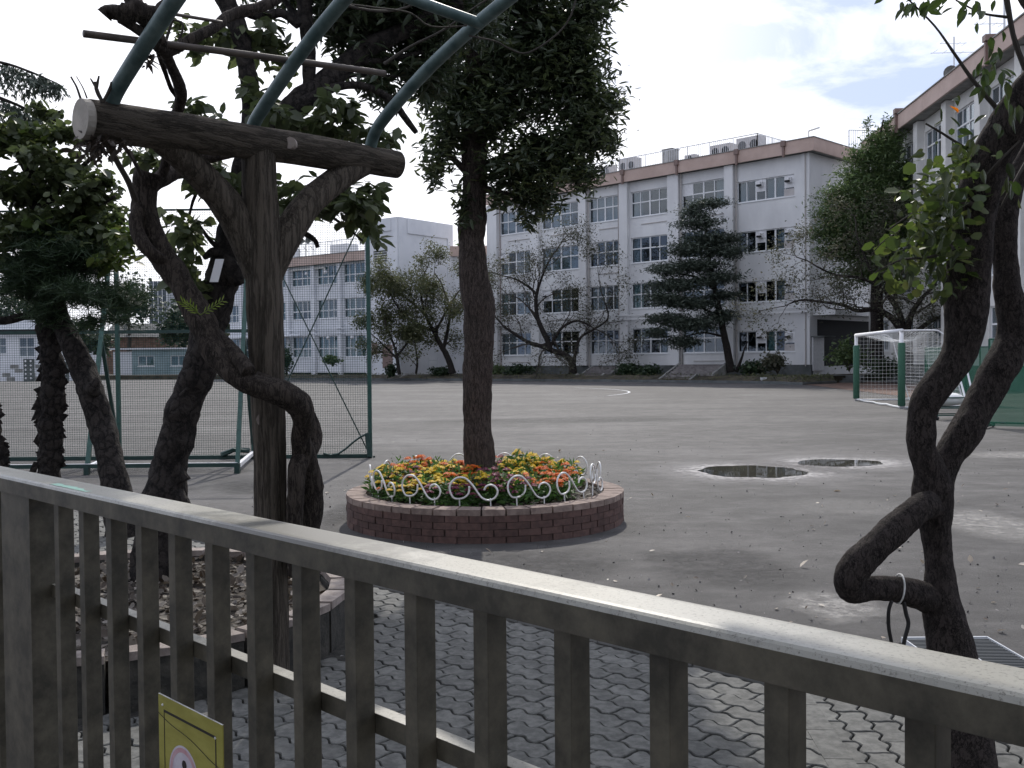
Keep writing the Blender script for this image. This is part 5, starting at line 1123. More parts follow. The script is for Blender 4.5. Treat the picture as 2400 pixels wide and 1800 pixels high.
LE = [ellip(60, 330, 9.5, 90, 60, .7), ellip(140, 400, 9.4, 100, 60, .7), ellip(40, 440, 9.5, 100, 70, .7), ellip(200, 470, 9.3, 90, 50, .6), ellip(120, 520, 9.4, 130, 60, .8), ellip(30, 540, 9.5, 90, 60, .7), ellip(230, 550, 9.2, 70, 40, .5), ellip(150, 310, 9.3, 60, 30, .4), ellip(230, 420, 9.2, 50, 34, .4), ellip(100, 260, 9.5, 60, 20, .3), ellip(20, 620, 9.4, 60, 50, .5), ellip(265, 500, 9.1, 40, 30, .3), ellip(200, 330, 9.2, 24, 24, .2)]
leaf_cloud('foliage', LV['near'], t2, cloud_pts(LE, 6400, 31, 46, .11, .3), .085, 33, 'leaf', .35, .6)
leaf_cloud('foliage', LV['sun'], t2, cloud_pts([ellip(150, 540, 9.2, 120, 40, .4), ellip(300, 560, 9, 50, 46, .3), ellip(60, 330, 9.3, 80, 40, .3), ellip(260, 610, 9, 60, 30, .3)], 700, 32, 18, .22), .10, 34, 'leaf', .4, .6)
t3 = thing('pine_tree', 'ragged dark tree trunk cut off by the left frame edge', 'tree', P(-12, 1200, 9)); rowsC = [(-18, 1240, 9, 70), (-14, 1090, 9, 66), (-18, 1040, 9, 52), (-24, 960, 9, 44), (-30, 850, 9, 40), (-36, 700, 9, 36)]
mb = MB(); limb(mb, rowsC, 7, 12, .3, 7, 5); bark_bits(mb, rowsC[:5], 60, 6, .06); mb.build('trunk', M['barkd'], t3)
mb = MB(); limb(mb, [(-36, 700, 9, 30), (-60, 560, 9, 22), (-90, 420, 9, 16)], 5, 8); mb.build('limb', M['barkd'], t3)
leaf_cloud('needles', LV['pine'], t3, np.repeat(cloud_pts([ellip(-90, 440, 9, 60, 100, .5)], 160, 4), 14, 0), .13, 3, 'needle', -.3, 1)
t4 = thing('cedar_tree', 'drooping cedar boughs reaching in at the upper left corner', 'tree', P(-230, 900, 14))
mb = MB(); limb(mb, [(-260, 900, 14, 90), (-260, 500, 14, 70), (-255, 100, 14, 40)], 5, 10); mb.build('trunk', M['barkd'], t4)
nd, ax_ = [], []
bg_ = [[(-255, 110, 14, 16), (-120, 128, 14, 10), (0, 146, 14, 7), (70, 168, 14, 5), (135, 196, 14, 3)], [(-255, 160, 14, 14), (-100, 195, 14, 9), (0, 230, 14, 8), (60, 255, 14, 6), (110, 285, 14, 4)]]
mb = MB()
for rows in bg_:
    for r in limb(mb, rows, 14, 6, .1, 3):
        c = P(r[0], r[1], r[2])
        for _ in range(34):
            L_ = R_.uniform(.0, .42) * (1 if r[0] < 90 else .5); dd = Vector((R_.gauss(.2, .5), R_.gauss(0, .5), -1)).normalized(); q = c + dd * L_; nd.append(q); ax_.append(dd + Vector((R_.gauss(0, .4), 0, .1)))
mb.build('limb', M['barkd'], t4)
leaf_cloud('needles', LV['cedar'], t4, nd, .085, 41, 'slim', .3, 1, axis=[a[:] for a in ax_])
# ------------------------------------------------------------------ crooked tree at the right
ct = thing('crooked_tree', 'crooked pitted bark tree with a looping stem in the right foreground', 'tree', P(2285, 1990, 3.62))
mb = MB()
limb(mb, [(2290, 2010, 3.55, 160), (2275, 1850, 3.58, 134), (2262, 1700, 3.64, 118), (2229, 1529, 3.72, 108), (2208, 1420, 3.76, 88), (2203, 1348, 3.78, 70), (2199, 1290, 3.8, 64), (2192, 1240, 3.8, 68), (2187, 1195, 3.8, 88), (2184, 1150, 3.8, 92), (2180, 1105, 3.79, 74), (2162, 1060, 3.78, 62), (2158, 1022, 3.78, 66), (2162, 965, 3.78, 64), (2180, 926, 3.78, 70), (2214, 881, 3.78, 74), (2246, 836, 3.78, 76), (2259, 790, 3.78, 84), (2265, 745, 3.78, 98), (2265, 700, 3.78, 104), (2270, 640, 3.77, 100), (2275, 590, 3.76, 98), (2281, 506, 3.75, 96), (2297, 434, 3.72, 96), (2328, 362, 3.7, 98), (2366, 289, 3.66, 96), (2420, 210, 3.6, 92), (2520, 100, 3.5, 84), (2620, -20, 3.4, 74)], 11, 28, .10, 6, 1, .015, 4)
mb.build('trunk', M['barkp'], ct, smooth=True)
mb = MB(); limb(mb, [(2200, 1200, 3.84, 60), (2206, 1130, 3.86, 62), (2222, 1072, 3.88, 66), (2258, 1018, 3.9, 74), (2284, 971, 3.92, 72), (2308, 926, 3.94, 76), (2332, 881, 3.95, 80), (2358, 836, 3.96, 78), (2374, 790, 3.97, 74), (2372, 735, 3.97, 66), (2362, 670, 3.97, 60), (2356, 600, 3.97, 56), (2352, 540, 3.97, 60), (2360, 480, 3.97, 56), (2384, 410, 3.97, 50), (2420, 350, 3.97, 46), (2480, 260, 3.95, 40)], 11, 24, .12, 7, 5, .02, 4)
mb.build('second_stem', M['barkp'], ct, smooth=True)
mb = MB(); limb(mb, [(2180, 1180, 3.74, 62), (2150, 1196, 3.7, 68), (2100, 1238, 3.66, 72), (2052, 1283, 3.62, 74), (2008, 1326, 3.6, 74), (1990, 1360, 3.6, 72), (2000, 1382, 3.62, 66), (2036, 1380, 3.64, 60), (2088, 1381, 3.68, 60), (2142, 1391, 3.72, 66), (2190, 1410, 3.76, 70), (2215, 1440, 3.78, 60)], 11, 24, .11, 8, 9, .02, 4)
mb.build('looping_stem', M['barkp'], ct, smooth=True)
mb = MB()
for rows in ([(2395, 320, 3.7, 14), (2290, 200, 3.7, 10), (2240, 130, 3.7, 7), (2190, 60, 3.7, 5), (2120, -10, 3.7, 4)], [(2300, 420, 3.72, 12), (2290, 370, 3.7, 8), (2220, 320, 3.65, 6), (2170, 290, 3.6, 4)],
             [(2290, 480, 3.7, 14), (2210, 470, 3.6, 9), (2140, 500, 3.55, 6), (2080, 540, 3.5, 4)], [(2270, 560, 3.7, 12), (2190, 600, 3.6, 8), (2110, 610, 3.5, 5), (2050, 640, 3.5, 3)], [(2420, 200, 3.7, 16), (2380, 100, 3.7, 12), (2360, 0, 3.7, 14), (2350, -60, 3.7, 16)], [(2360, 40, 3.7, 8), (2300, 30, 3.7, 5), (2240, 0, 3.7, 4)],
             [(2300, 430, 3.66, 10), (2340, 380, 3.6, 7), (2390, 330, 3.6, 5)], [(2420, 20, 3.6, 30), (2385, -30, 3.6, 28)], [(2110, 540, 3.5, 4), (2066, 570, 3.5, 3), (2040, 600, 3.5, 2)], [(2440, 320, 3.9, 10), (2370, 440, 3.8, 6), (2345, 490, 3.8, 4)]):
    limb(mb, rows, 5, 7, .15, 15)
mb.build('twigs', M['twig'], ct, kind='stuff')
# individual leaves of the crooked tree
LT = TPL['round'][0] if False else np.array([(0, 0, 0), (.20, .17, .05), (.45, .23, .07), (.75, .13, .03), (1, 0, -.10), (.75, -.13, .03), (.45, -.23, .07), (.20, -.17, .05)])
lf_v = [tuple(v) for v in LT]; lf_f = [(0, 1, 2, 3, 4), (0, 4, 5, 6, 7)]
lm = []
for nm, cols, tr_ in (('near leaf green', [(.032, .045, .018), (.050, .066, .024), (.038, .052, .02), (.075, .09, .032)], .22), ('near leaf dark', [(.03, .05, .014), (.045, .07, .02)], .3), ('near leaf orange', [(.6, .17, .02), (.6, .2, .03)], .4)):
    mt = leafmat(nm, cols, tr_, .28, island=False); me = bpy.data.meshes.new('leaf'); me.from_pydata(lf_v, [], lf_f); me.materials.append(mt); lm.append(me)
rg = random.Random(8)
spots = []
for (px, py, rx, ry, n, k) in ((2160, 430, 85, 60, 46, 0), (2120, 560, 80, 60, 40, 0), (2050, 620, 50, 40, 18, 0), (2190, 520, 70, 70, 40, 0), (2240, 350, 60, 50, 30, 0), (2330, 180, 60, 50, 20, 1), (2370, 260, 40, 50, 16, 0), (2190, 640, 60, 60, 24, 0), (2330, 110, 34, 40, 9, 1), (2220, 250, 26, 30, 5, 1), (2200, 5, 110, 26, 26, 1), (2300, 20, 50, 30, 12, 1), (2130, 10, 30, 18, 6, 0), (2380, 420, 20, 80, 8, 0), (2280, 275, 40, 40, 14, 0)):
    for _ in range(n): spots.append((px + rg.gauss(0, .5) * rx, py + rg.gauss(0, .5) * ry, k))
import itertools
for px, py, k in spots[:300]:
    if 1950 < px and py > 320: px = 2030 + (px - 1960) * .82
    Y = 3.62 + rg.uniform(-.35, .3); o = link(lm[k if rg.random() < .85 else 1 - k], 'leaf', None, ct); o.location = P(px, py, Y) - WO[ct]; s = rg.uniform(.038, .068); o.scale = (s, s, s)
    o.rotation_euler = (rg.gauss(0, .8), rg.gauss(.9, .5), rg.random() * 6.28)
o = link(lm[2], 'leaf', None, ct); props(o, 'single orange autumn leaf'); o.location = P(2226, 248, 3.6) - WO[ct]; o.scale = (.06,) * 3; o.rotation_euler = (.5, .2, .6)
rest = [P(px + 30 + rg.gauss(0, 36), py + rg.gauss(0, 40), 3.7 + rg.uniform(-.3, .3)) for px, py in [(2160, 430), (2140, 560), (2200, 520), (2090, 610), (2230, 400), (2200, 620), (2170, 500)] for _ in range(80)]
leaf_cloud('small_leaves', LV['sun'], ct, rest, .038, 51, 'round', .5, .5)
t = thing('cable_loop', 'dark cable loop with a pale tie hanging from the crooked stem', 'cable', P(2100, 1500, 3.66))
mb = MB()
for rows in ([(2090, 1408, 3.62, 9), (2083, 1432, 3.62, 9), (2083, 1470, 3.63, 9), (2090, 1512, 3.64, 9), (2092, 1560, 3.66, 9)], [(2118, 1410, 3.66, 10), (2124, 1440, 3.66, 10), (2129, 1462, 3.66, 10), (2121, 1495, 3.66, 10), (2117, 1518, 3.66, 10), (2112, 1560, 3.66, 10)]): limb(mb, rows, 6, 8, 0)
mb.build('cable', pbr('black cable', (.015, .014, .014), rough=.5), t, smooth=True)
mb = MB(); c = P(2104, 1380, 3.68); r = RP(62, 3.68) / 2 + .004
mb.tube([c + Vector((.008 * math.sin(a) + .004, r * math.cos(a), r * math.sin(a) * 1.02)) for a in np.linspace(0, 2 * math.pi, 20)], .0035, 6); mb.build('pale_tie', M['wire'], t)

# ------------------------------------------------------------------ net fence frame (backstop)
Yn = 16.2; nf = thing('net_backstop', 'green steel framed net screen on A frame feet across the left of the playground', 'net screen', (P(275, 1080, Yn).x, Yn, 0))
hzn = lambda y, Y=Yn, x=400: P(x, y, Y).z
ztop = hzn(492); zmid = hzn(777); zbot = hzn(1072)
xs = [P(-45, 900, Yn).x, P(277, 900, Yn).x, P(592, 900, Yn).x, P(866, 900, Yn).x]
for x in xs:
    mb = MB(); mb.bar((x, Yn, .0), (x, Yn, ztop), .06); mb.build('post', M['gsteel'], nf)
for z, w in ((ztop, .03), (zmid, .055), (zbot, .06)):
    mb = MB(); mb.bar((xs[0] - 3, Yn, z), (xs[-1 if z != zmid else 2], Yn, z), w); mb.build('cross_bar', M['gsteeld'], nf)
Yf = 14.05
for x, zt_ in ((xs[1], ztop), (xs[2], ztop)):
    xf = {xs[1]: P(200, 900, Yf).x, xs[2]: P(553, 900, Yf).x}[x]
    mb = MB(); mb.bar((xf, Yf, .06), (x, Yn - .05, ztop - .1), .06); mb.build('leg', M['gsteel'], nf)
    mb = MB(); mb.bar((x - .0, Yn - .05, .25), (xf + (x - xf) * .45, Yf + (Yn - Yf) * .47, ztop * .47), .05); mb.build('strut', M['gsteeld'], nf)
    mb = MB(); mb.bar((xf, Yf, .10), (x, Yn, .10), .055); mb.build('foot_bar', M['whitepaint'], nf)
    mb = MB(); mb.bar((xf, Yf, -.0), (xf, Yf, .14), .07); mb.build('foot_pad', M['gsteeld'], nf)
mb = MB(); mb.bar((xs[0] - 2, Yf, .12), (P(553, 900, Yf).x, Yf, .12), .055); mb.build('front_bar', M['gsteeld'], nf)
mb = MB(); mb.bar((xs[0] - 2, Yf, .151), (P(553, 900, Yf).x, Yf, .151), .03, .006); mb.build('front_bar_top', M['whitepaint'], nf)
for px in (28, 440, 838, 866):
    x = P(px, 900, Yn).x
    for s in (-.06, .06): mb = MB(); mb.bar((x + s, Yn, 0), (x + s, Yn, zbot), .03); mb.build('foot_leg', M['gsteeld'], nf)
def netmesh(mb, a, b, z0, z1, sp, th, sag=0):
    a, b = Vector(a), Vector(b); L_ = (b - a).length; n = int(L_ / sp); d = (b - a) / L_; nr = Vector((d.y, -d.x, 0)) * .02
    for i in range(n + 1):
        p = a + d * (i * sp); w = d * th / 2
        mb.add([p - w + Vector((0, 0, z0)), p + w + Vector((0, 0, z0)), p + w + Vector((0, 0, z1)), p - w + Vector((0, 0, z1))], [(0, 1, 2, 3)])
    m = int((z1 - z0) / sp); h = Vector((0, 0, th / 2))
    for j in range(m + 1):
        z = Vector((0, 0, z0 + j * sp)); mb.add([a + z - h + nr * .1, b + z - h + nr * .1, b + z + h + nr * .1, a + z + h + nr * .1], [(0, 1, 2, 3)])
mb = MB(); netmesh(mb, (xs[0] - 3, Yn + .04, 0), (xs[3], Yn + .04, 0), zbot, ztop, .038, .0042); mb.build('net', M['netgreen'], nf, kind='stuff')
xa, xb = xs[2], xs[3]
for p, q in (((xa, zbot + ztop - zbot), (xb, zbot)), ((xa, zbot), (xb, ztop))):
    mb = MB(); mb.bar((p[0], Yn - .03, p[1]), (q[0], Yn - .03, q[1]), .018); mb.build('brace_wire', M['gsteeld'], nf)
mb = MB(); pts = [Vector((xs[3] - .75 + i * .12, Yn - .05, zbot + .05 + .30 * (i / 6) ** 2 - .05 * math.sin(i))) for i in range(7)]; mb.tube(pts, .016, 6); mb.tube([pts[-1], Vector((xs[3] - .02, Yn - .06, .25)), Vector((xs[3], Yn - .08, .02))], .045, 6, .3, 20); mb.tube([Vector((xs[2] - .5, Yn - .06, zbot + .04)), Vector((xs[2] - .3, Yn - .07, zbot + .12)), Vector((xs[2] - .05, Yn - .06, zbot + .10))], .04, 6, .3, 20); mb.build('gathered_net_rope', M['gsteeld'], nf)
t = thing('ladder_frame', 'thin pale metal ladder frame behind the net next to the stair tower steps', 'frame', P(948, 890, 86)); mb = MB()
for px in (1005, 1025): mb.bar(P(px, 885, 86), P(px, 838, 86), .06)
mb.bar(P(1005, 845, 86), P(1025, 845, 86), .06); mb.build('pale_frame', M['grail'], t)
# ------------------------------------------------------------------ soccer goal
gl = thing('soccer_goal', 'white soccer goal with green padded posts and white net at the right of the playground', 'goal', G(2113, 958))
pn, pf = G(2113, 958), G(2007, 939.5); pn.z = pf.z = 0; H = 2.34; u = (pf - pn).normalized(); sdv = Vector((u.y, -u.x, 0)); 
if sdv.x < 0: sdv = -sdv
Z = Vector((0, 0, 1))
mb = MB(); mb.tube([pn + Z * 0, pn + Z * H], .06, 14); mb.build('post', M['whitepaint'], gl, smooth=True)
mb = MB(); mb.tube([pf + Z * 0, pf + Z * H], .06, 14); mb.build('post', M['whitepaint'], gl, smooth=True)
mb = MB(); mb.tube([pn + Z * H - u * .06, pf + Z * H + u * .06], .06, 14); mb.build('crossbar', M['whitepaint'], gl, smooth=True)
for p in (pn, pf):
    mb = MB(); mb.tube([p + Z * .08, p + Z * .1, p + Z * 1.0, p + Z * 1.96, p + Z * 1.98], [.09, .108, .106, .108, .09], 16, .04, 8); mb.build('post_pad', M['pad'], gl, smooth=True)
    mb = MB(); top = [p + Z * H, p + sdv * .9 + Z * H, p + sdv * 1.12 + Z * (H - .06), p + sdv * 1.28 + Z * (H - .25), p + sdv * 1.36 + Z * (H - .6), p + sdv * 1.75 + Z * .3, p + sdv * 1.82 + Z * .04]
    q = spline([tuple(v) for v in top], 5); mb.tube([Vector(v) for v in q], .024, 8); mb.build('stay', M['whitepaint'], gl, smooth=True)
    mb = MB(); mb.tube([p + Z * .04, p + sdv * 1.82 + Z * .04], .028, 8); mb.build('ground_bar', M['whitepaint'], gl, smooth=True)
mb = MB(); mb.tube([pn + sdv * 1.82 + Z * .04, pf + sdv * 1.82 + Z * .04], .028, 8); mb.build('ground_bar', M['whitepaint'], gl, smooth=True)
mb = MB(); th = .0065
def strand(a, b, sag=0.0, n=6):
    pts = [a + (b - a) * i / n - Z * sag * 4 * (i / n) * (1 - i / n) for i in range(n + 1)]; mb.tube(pts, th / 2, 3, caps=False)
Lg = (pf - pn).length; nu = int(Lg / .13)
prof = [(0, H), (.45, H - .03), (.9, H - .03), (1.15, H - .25), (1.32, H - .7), (1.5, 1.1), (1.66, .55), (1.8, .06)]
for i in range(nu + 1):
    b_ = pn + u * (Lg * i / nu); s_ = math.sin(math.pi * i / nu) * .22
    pts = [b_ + sdv * (o + s_ * (.5 if 0 < k < 7 else 0)) + Z * (z - (s_ * 1.1 if k in (1, 2, 3) else 0)) for k, (o, z) in enumerate(prof)]; mb.tube(pts, th / 2, 3, caps=False)
pr = spline(prof, 5)
for k in range(0, len(pr)):
    o, z = pr[k]; pts = []
    for i in range(13):
        s_ = math.sin(math.pi * i / 12) * .22; kk = k / 5; m_ = 1 if .5 < kk < 6.5 else 0; n_ = 1 if .5 < kk < 3.6 else 0
        pts.append(pn + u * (Lg * i / 12) + sdv * (o + s_ * .5 * m_) + Z * (z - s_ * 1.1 * n_))
    mb.tube(pts, th / 2, 3, caps=False)
for p in (pn, pf):
    for k in range(18):
        z = .06 + k * .13
        om = np.interp(z, [x[1] for x in reversed(prof)], [x[0] for x in reversed(prof)]); strand(p + Z * z, p + sdv * om + Z * z, .01)
    for k in range(1, 14):
        o = k * .13; zm = np.interp(o, [x[0] for x in prof], [x[1] for x in prof]); strand(p + sdv * o + Z * .05, p + sdv * o + Z * zm, 0, 2)
mb.build('net', M['netwhite'], gl, kind='stuff')
mb = MB(); mb.tube([pf + Z * .055 + sdv * .02 + u * 0, *[pf + (pn - pf) * (i / 10) + Z * (.05 + .015 * math.sin(i * 2)) for i in range(1, 10)], pn + Z * .05], .03, 6, .3, 5); mb.build('folded_net_hem', M['netwhite'], gl)
# ------------------------------------------------------------------ green net cages at the right
M['mesh'] = None
def meshmat():
    m, n, l, b = _mat('fine green mesh'); b.inputs['Base Color'].default_value = (.025, .15, .085, 1); b.inputs['Roughness'].default_value = .8
    tr = n.new('ShaderNodeBsdfTransparent'); ms = n.new('ShaderNodeMixShader'); ms.inputs[0].default_value = .74; l.new(tr.outputs[0], ms.inputs[1]); l.new(b.outputs[0], ms.inputs[2]); l.new(ms.outputs[0], n['Material Output'].inputs[0]); return m
M['mesh'] = meshmat()
def cage(name, label, a, b, h, npost, wav=.05, feet=True):
    t = thing(name, label, 'net screen', (a.x, a.y, 0)); a = Vector((a.x, a.y, 0)); b = Vector((b.x, b.y, 0)); d = (b - a); nr = Vector((d.y, -d.x, 0)).normalized()
    for i in range(npost):
        p = a + d * i / (npost - 1); mb = MB(); mb.tube([p + Z * .08, p + Z * h], .022, 8); mb.build('post', M['gsteeld'], t)
        if feet and i % 2 == 0:
            mb = MB(); mb.bar(p + nr * .45 + Z * .06, p - nr * .45 + Z * .06, .05); mb.build('foot', M['gsteel'], t)
            for s in (-.42, .42): mb = MB(); mb.ball(p + nr * s + Z * .05, .05, 8, 5); mb.build('castor', M['dark'], t)
    for z in (h, .12):
        mb = MB(); mb.tube([a + Z * z, b + Z * z], .022, 8); mb.build('cross_bar', M['gsteel'], t)
    mb = MB(); n = 40; vs = []
    for i in range(n + 1):
        for z in (.05, h * .5, h - .01): vs.append(a + d * i / n + Z * z + nr * (.03 + wav * noise.noise(Vector((i * .35, z * 2, a.x)))))
    mb.add(vs, [(3 * i + k, 3 * i + 3 + k, 3 * i + 4 + k, 3 * i + 1 + k) for i in range(n) for k in (0, 1)]); mb.build('mesh_sheet', M['mesh'], t, smooth=True)
    return t
cage('net_screen', 'upright green mesh screen standing behind the soccer goal net', G(2168, 948), G(2330, 950), 1.85, 6)
cage('net_screen', 'long dark green mesh screen at the right edge seen behind the crooked tree', G(2318, 1003), G(2620, 1012), 1.92, 4)
t = thing('ball_cart', 'low green wheeled cart with white netting between the two mesh screens', 'cart', G(2230, 985)); c = G(2240, 985); c.z = 0
for dx in (-.45, .45):
    for dy in (0, .7):
        mb = MB(); mb.tube([c + Vector((dx, dy, .06)), c + Vector((dx, dy, .55))], .02, 8); mb.build('leg', M['gsteel'], t); mb = MB(); mb.ball(c + Vector((dx, dy, .05)), .05, 8, 5); mb.build('castor', M['dark'], t)
for z in (.12, .3, .55):
    mb = MB()
    for dy in (0, .7): mb.bar(c + Vector((-.45, dy, z)), c + Vector((.45, dy, z)), .03)
    for dx in (-.45, .45): mb.bar(c + Vector((dx, 0, z)), c + Vector((dx, .7, z)), .03)
    mb.build('rail', M['gsteel'], t)
mb = MB(); mb.ball(c + Vector((0, .35, .5)), .36, 12, 7, sz=.45); mb.build('bundled_net', M['netwhite'], t, smooth=True)
t = thing('white_small_goal', 'white mini goal frame leaning among the green mesh screens', 'goal', G(2300, 960)); a = P(2262, 900, 25.0)
mb = MB()
for q in ((P(2252, 895, 25), P(2270, 962, 24.5)), (P(2252, 895, 25), P(2205, 945, 26)), (P(2258, 830, 25.5), P(2275, 905, 25))): mb.tube([q[0], q[1]], .025, 8)
mb.build('frame', M['whitepaint'], t)

# ------------------------------------------------------------------ trees and plants in front of the buildings
def bare_tree(name, label, px, pbase, Y, rows_list, mat, bark='barkd', leaf=.16, nleaf=1500, seed=1, Ln=1.2, depth=3, tips_per=3, spread=.55, up=.12, z0=.4, lw='leaf'):
    t = thing(name, label, 'tree', P(px, pbase, Y)); rg = random.Random(seed); mb = MB(); tw = MB(); tips = []
    for rows in rows_list:
        q = limb(mb, [(r[0], r[1], Y + r[2], r[3]) for r in rows], 5, 10, .15, 2.5, seed)
        m = len(q)
        for k in range(int(m * .35), m, 3):
            p = P(q[k][0], q[k][1], q[k][2]); d = (P(q[min(k + 1, m - 1)][0], q[min(k + 1, m - 1)][1], Y) - P(q[k - 1][0], q[k - 1][1], Y)).normalized()
            w = RP(q[k][3], Y) / 2
            nd = (d * .5 + Vector((rg.gauss(0, .7), rg.gauss(0, .7), rg.gauss(.1, .5)))).normalized()
            grow(tw, tips, p, nd, Ln * rg.uniform(.7, 1.2), max(w * .45, .02), depth - 1, rg, spread, up)
        e = q[-1]; grow(tw, tips, P(e[0], e[1], e[2]), (P(q[-1][0], q[-1][1], Y) - P(q[-3][0], q[-3][1], Y)).normalized(), Ln, RP(e[3], Y) / 2, depth, rg, spread, up)
    mb.build('trunk', M[bark], t, smooth=True); tw.build('branches', M['twig'] if bark == 'barkd' else M[bark], t, kind='stuff')
    if nleaf and tips:
        rs = np.random.RandomState(seed); idx = rs.randint(0, len(tips), nleaf); pos = np.array([tips[i][0][:] for i in idx]) + rs.normal(size=(nleaf, 3)) * .3
        leaf_cloud('foliage', LV[mat], t, pos, leaf, seed, lw, .2, .6)
    return t
Yp = lambda px: TE and (78.0 if px < 1250 else 70.0)
bare_tree('leafy_tree', 'broad olive leaved tree in front of the stair tower', 1060, 872, 81, [[(1062, 876, 0, 16), (1050, 840, 0, 14), (1035, 812, 0, 12), (1018, 780, 0, 9), (1000, 745, 0, 7), (990, 712, 0, 5), (985, 680, 0, 4)], [(1040, 815, 0, 9), (1050, 770, .5, 7), (1055, 725, .5, 5), (1040, 680, .5, 4)], [(1015, 775, 0, 8), (980, 760, -.5, 6), (940, 730, -.5, 4), (915, 690, 0, 3)], [(1020, 780, 0, 7), (1040, 740, 1, 5), (1070, 690, 1, 4)], [(1000, 740, 0, 6), (960, 705, 1, 4), (930, 685, 1, 3)]], 'olive', leaf=.15, nleaf=24000, seed=3, Ln=1.55, depth=3, spread=.62, up=.0)
bare_tree('leafy_tree', 'small round olive tree left of the broad leaved tree by the tower', 925, 868, 80, [[(936, 878, 0, 9), (932, 850, 0, 8), (928, 825, 0, 7), (920, 800, 0, 5), (910, 775, 0, 4)], [(930, 835, 0, 6), (950, 810, 0, 5), (965, 785, 0, 3)], [(930, 840, 0, 6), (905, 815, 0, 4), (885, 795, 0, 3)], [(975, 876, 0, 6), (978, 850, 0, 5), (975, 820, 0, 4)]], 'olive', leaf=.16, nleaf=9000, seed=5, Ln=1.1, depth=3)
bare_tree('cherry_tree', 'nearly bare spreading cherry tree with low crooked limbs before the four storey block', 1340, 872, 76, [[(1343, 876, 0, 20), (1340, 850, 0, 17), (1325, 832, 0, 14), (1300, 824, 0, 12), (1270, 812, 0, 11), (1240, 803, 0, 9), (1205, 782, 0, 7), (1180, 765, 0, 5)], [(1290, 822, 0, 14), (1284, 800, 0, 13), (1272, 775, 0, 12), (1260, 745, 0, 10), (1256, 710, 0, 9), (1260, 680, 0, 7), (1272, 645, 0, 5), (1285, 615, 0, 4)], [(1258, 690, 0, 7), (1238, 672, 0, 5), (1210, 655, 0, 4), (1185, 648, 0, 3)], [(1290, 812, 0, 8), (1308, 780, 0, 7), (1325, 762, 0, 6), (1355, 752, 0, 5), (1385, 765, 0, 4)], [(1345, 850, 0, 9), (1350, 820, 0, 8), (1362, 790, 0, 6), (1395, 770, 0, 5), (1425, 745, 0, 4), (1415, 700, 0, 3)]], 'brownish', leaf=.12, nleaf=17000, seed=9, Ln=1.9, depth=4, spread=.7, up=.05)
bare_tree('cherry_tree', 'mostly bare cherry tree spreading left over the goal beneath the tall conifer', 2122, 880, 56, [[(2126, 880, 0, 34), (2124, 830, 0, 30), (2122, 790, 0, 28), (2105, 760, 0, 20), (2080, 738, 0, 15), (2050, 725, 0, 12), (2010, 728, 0, 9), (1975, 715, 0, 8), (1930, 708, 0, 6), (1880, 703, 0, 5), (1850, 712, 0, 3)], [(2118, 785, 0, 18), (2110, 740, .5, 14), (2088, 700, .5, 12), (2060, 670, .5, 9), (2010, 650, .5, 7), (1960, 645, .5, 5), (1915, 625, .5, 4)], [(2124, 790, 0, 18), (2135, 740, 0, 14), (2160, 700, 0, 10), (2190, 670, 0, 7)], [(2126, 800, 0, 14), (2170, 760, -.5, 10), (2230, 730, -.5, 7)], [(2060, 668, 0, 8), (2030, 610, 0, 6), (2010, 560, 0, 4)], [(2100, 700, 1, 9), (2090, 640, 1, 7), (2100, 590, 1, 5)]], 'brownish', leaf=.115, nleaf=14000, seed=11, Ln=1.3, depth=4, spread=.6, up=.05)
# layered cedar
def clump_tree(name, label, px, py, Y, trunk, ells, n, mat, leaf, seed, tpl='slim', droop=0, bark='barkd', sub=16, tight=.24, limbs=()):
    t = thing(name, label, 'tree', P(px, py, Y)); mb = MB(); limb(mb, [(r[0], r[1], Y, r[2]) for r in trunk], 6, 10, .12, 2)
    mb.build('trunk', M[bark], t, smooth=True)
    if limbs:
        mb = MB()
        for rows in limbs: limb(mb, [(r[0], r[1], Y, r[2]) for r in rows], 4, 7, .1, 2)
        mb.build('limb', M[bark], t, smooth=True)
    leaf_cloud('crown', LV[mat], t, cloud_pts([ellip(e[0], e[1], Y + (e[4] if len(e) > 4 else 0), e[2], e[3]) for e in ells], n, seed, sub, tight), leaf, seed, tpl, droop, .5)
    return t
cedE = [(1660, 475, 50, 12), (1630, 498, 40, 15), (1640, 525, 52, 16), (1660, 560, 58, 18), (1620, 585, 60, 16), (1690, 590, 56, 18), (1640, 620, 70, 16), (1570, 632, 52, 14), (1590, 665, 70, 18), (1680, 650, 56, 18), (1560, 700, 56, 18), (1620, 710, 60, 18), (1560, 745, 48, 16), (1620, 760, 66, 20), (1690, 740, 44, 16), (1540, 780, 34, 12), (1600, 800, 50, 14), (1700, 690, 44, 14), (1700, 560, 44, 12)]
clump_tree('cedar_tree', 'layered blue green cedar with leaning trunk before the four storey block', 1712, 868, 67.5, [(1714, 872, 20), (1706, 830, 18), (1696, 780, 16), (1686, 730, 15), (1676, 680, 12), (1664, 620, 10), (1656, 560, 8), (1652, 500, 5)], cedE, 38000, 'cedar', .24, 61, 'slim', .15, sub=34, tight=.30, limbs=([(1690, 745, 7), (1640, 720, 5), (1590, 715, 3)], [(1676, 680, 7), (1630, 650, 5), (1580, 640, 3)], [(1700, 790, 6), (1650, 780, 4), (1600, 790, 3)], [(1726, 872, 9), (1738, 840, 6), (1744, 820, 4), (1752, 800, 3)]))
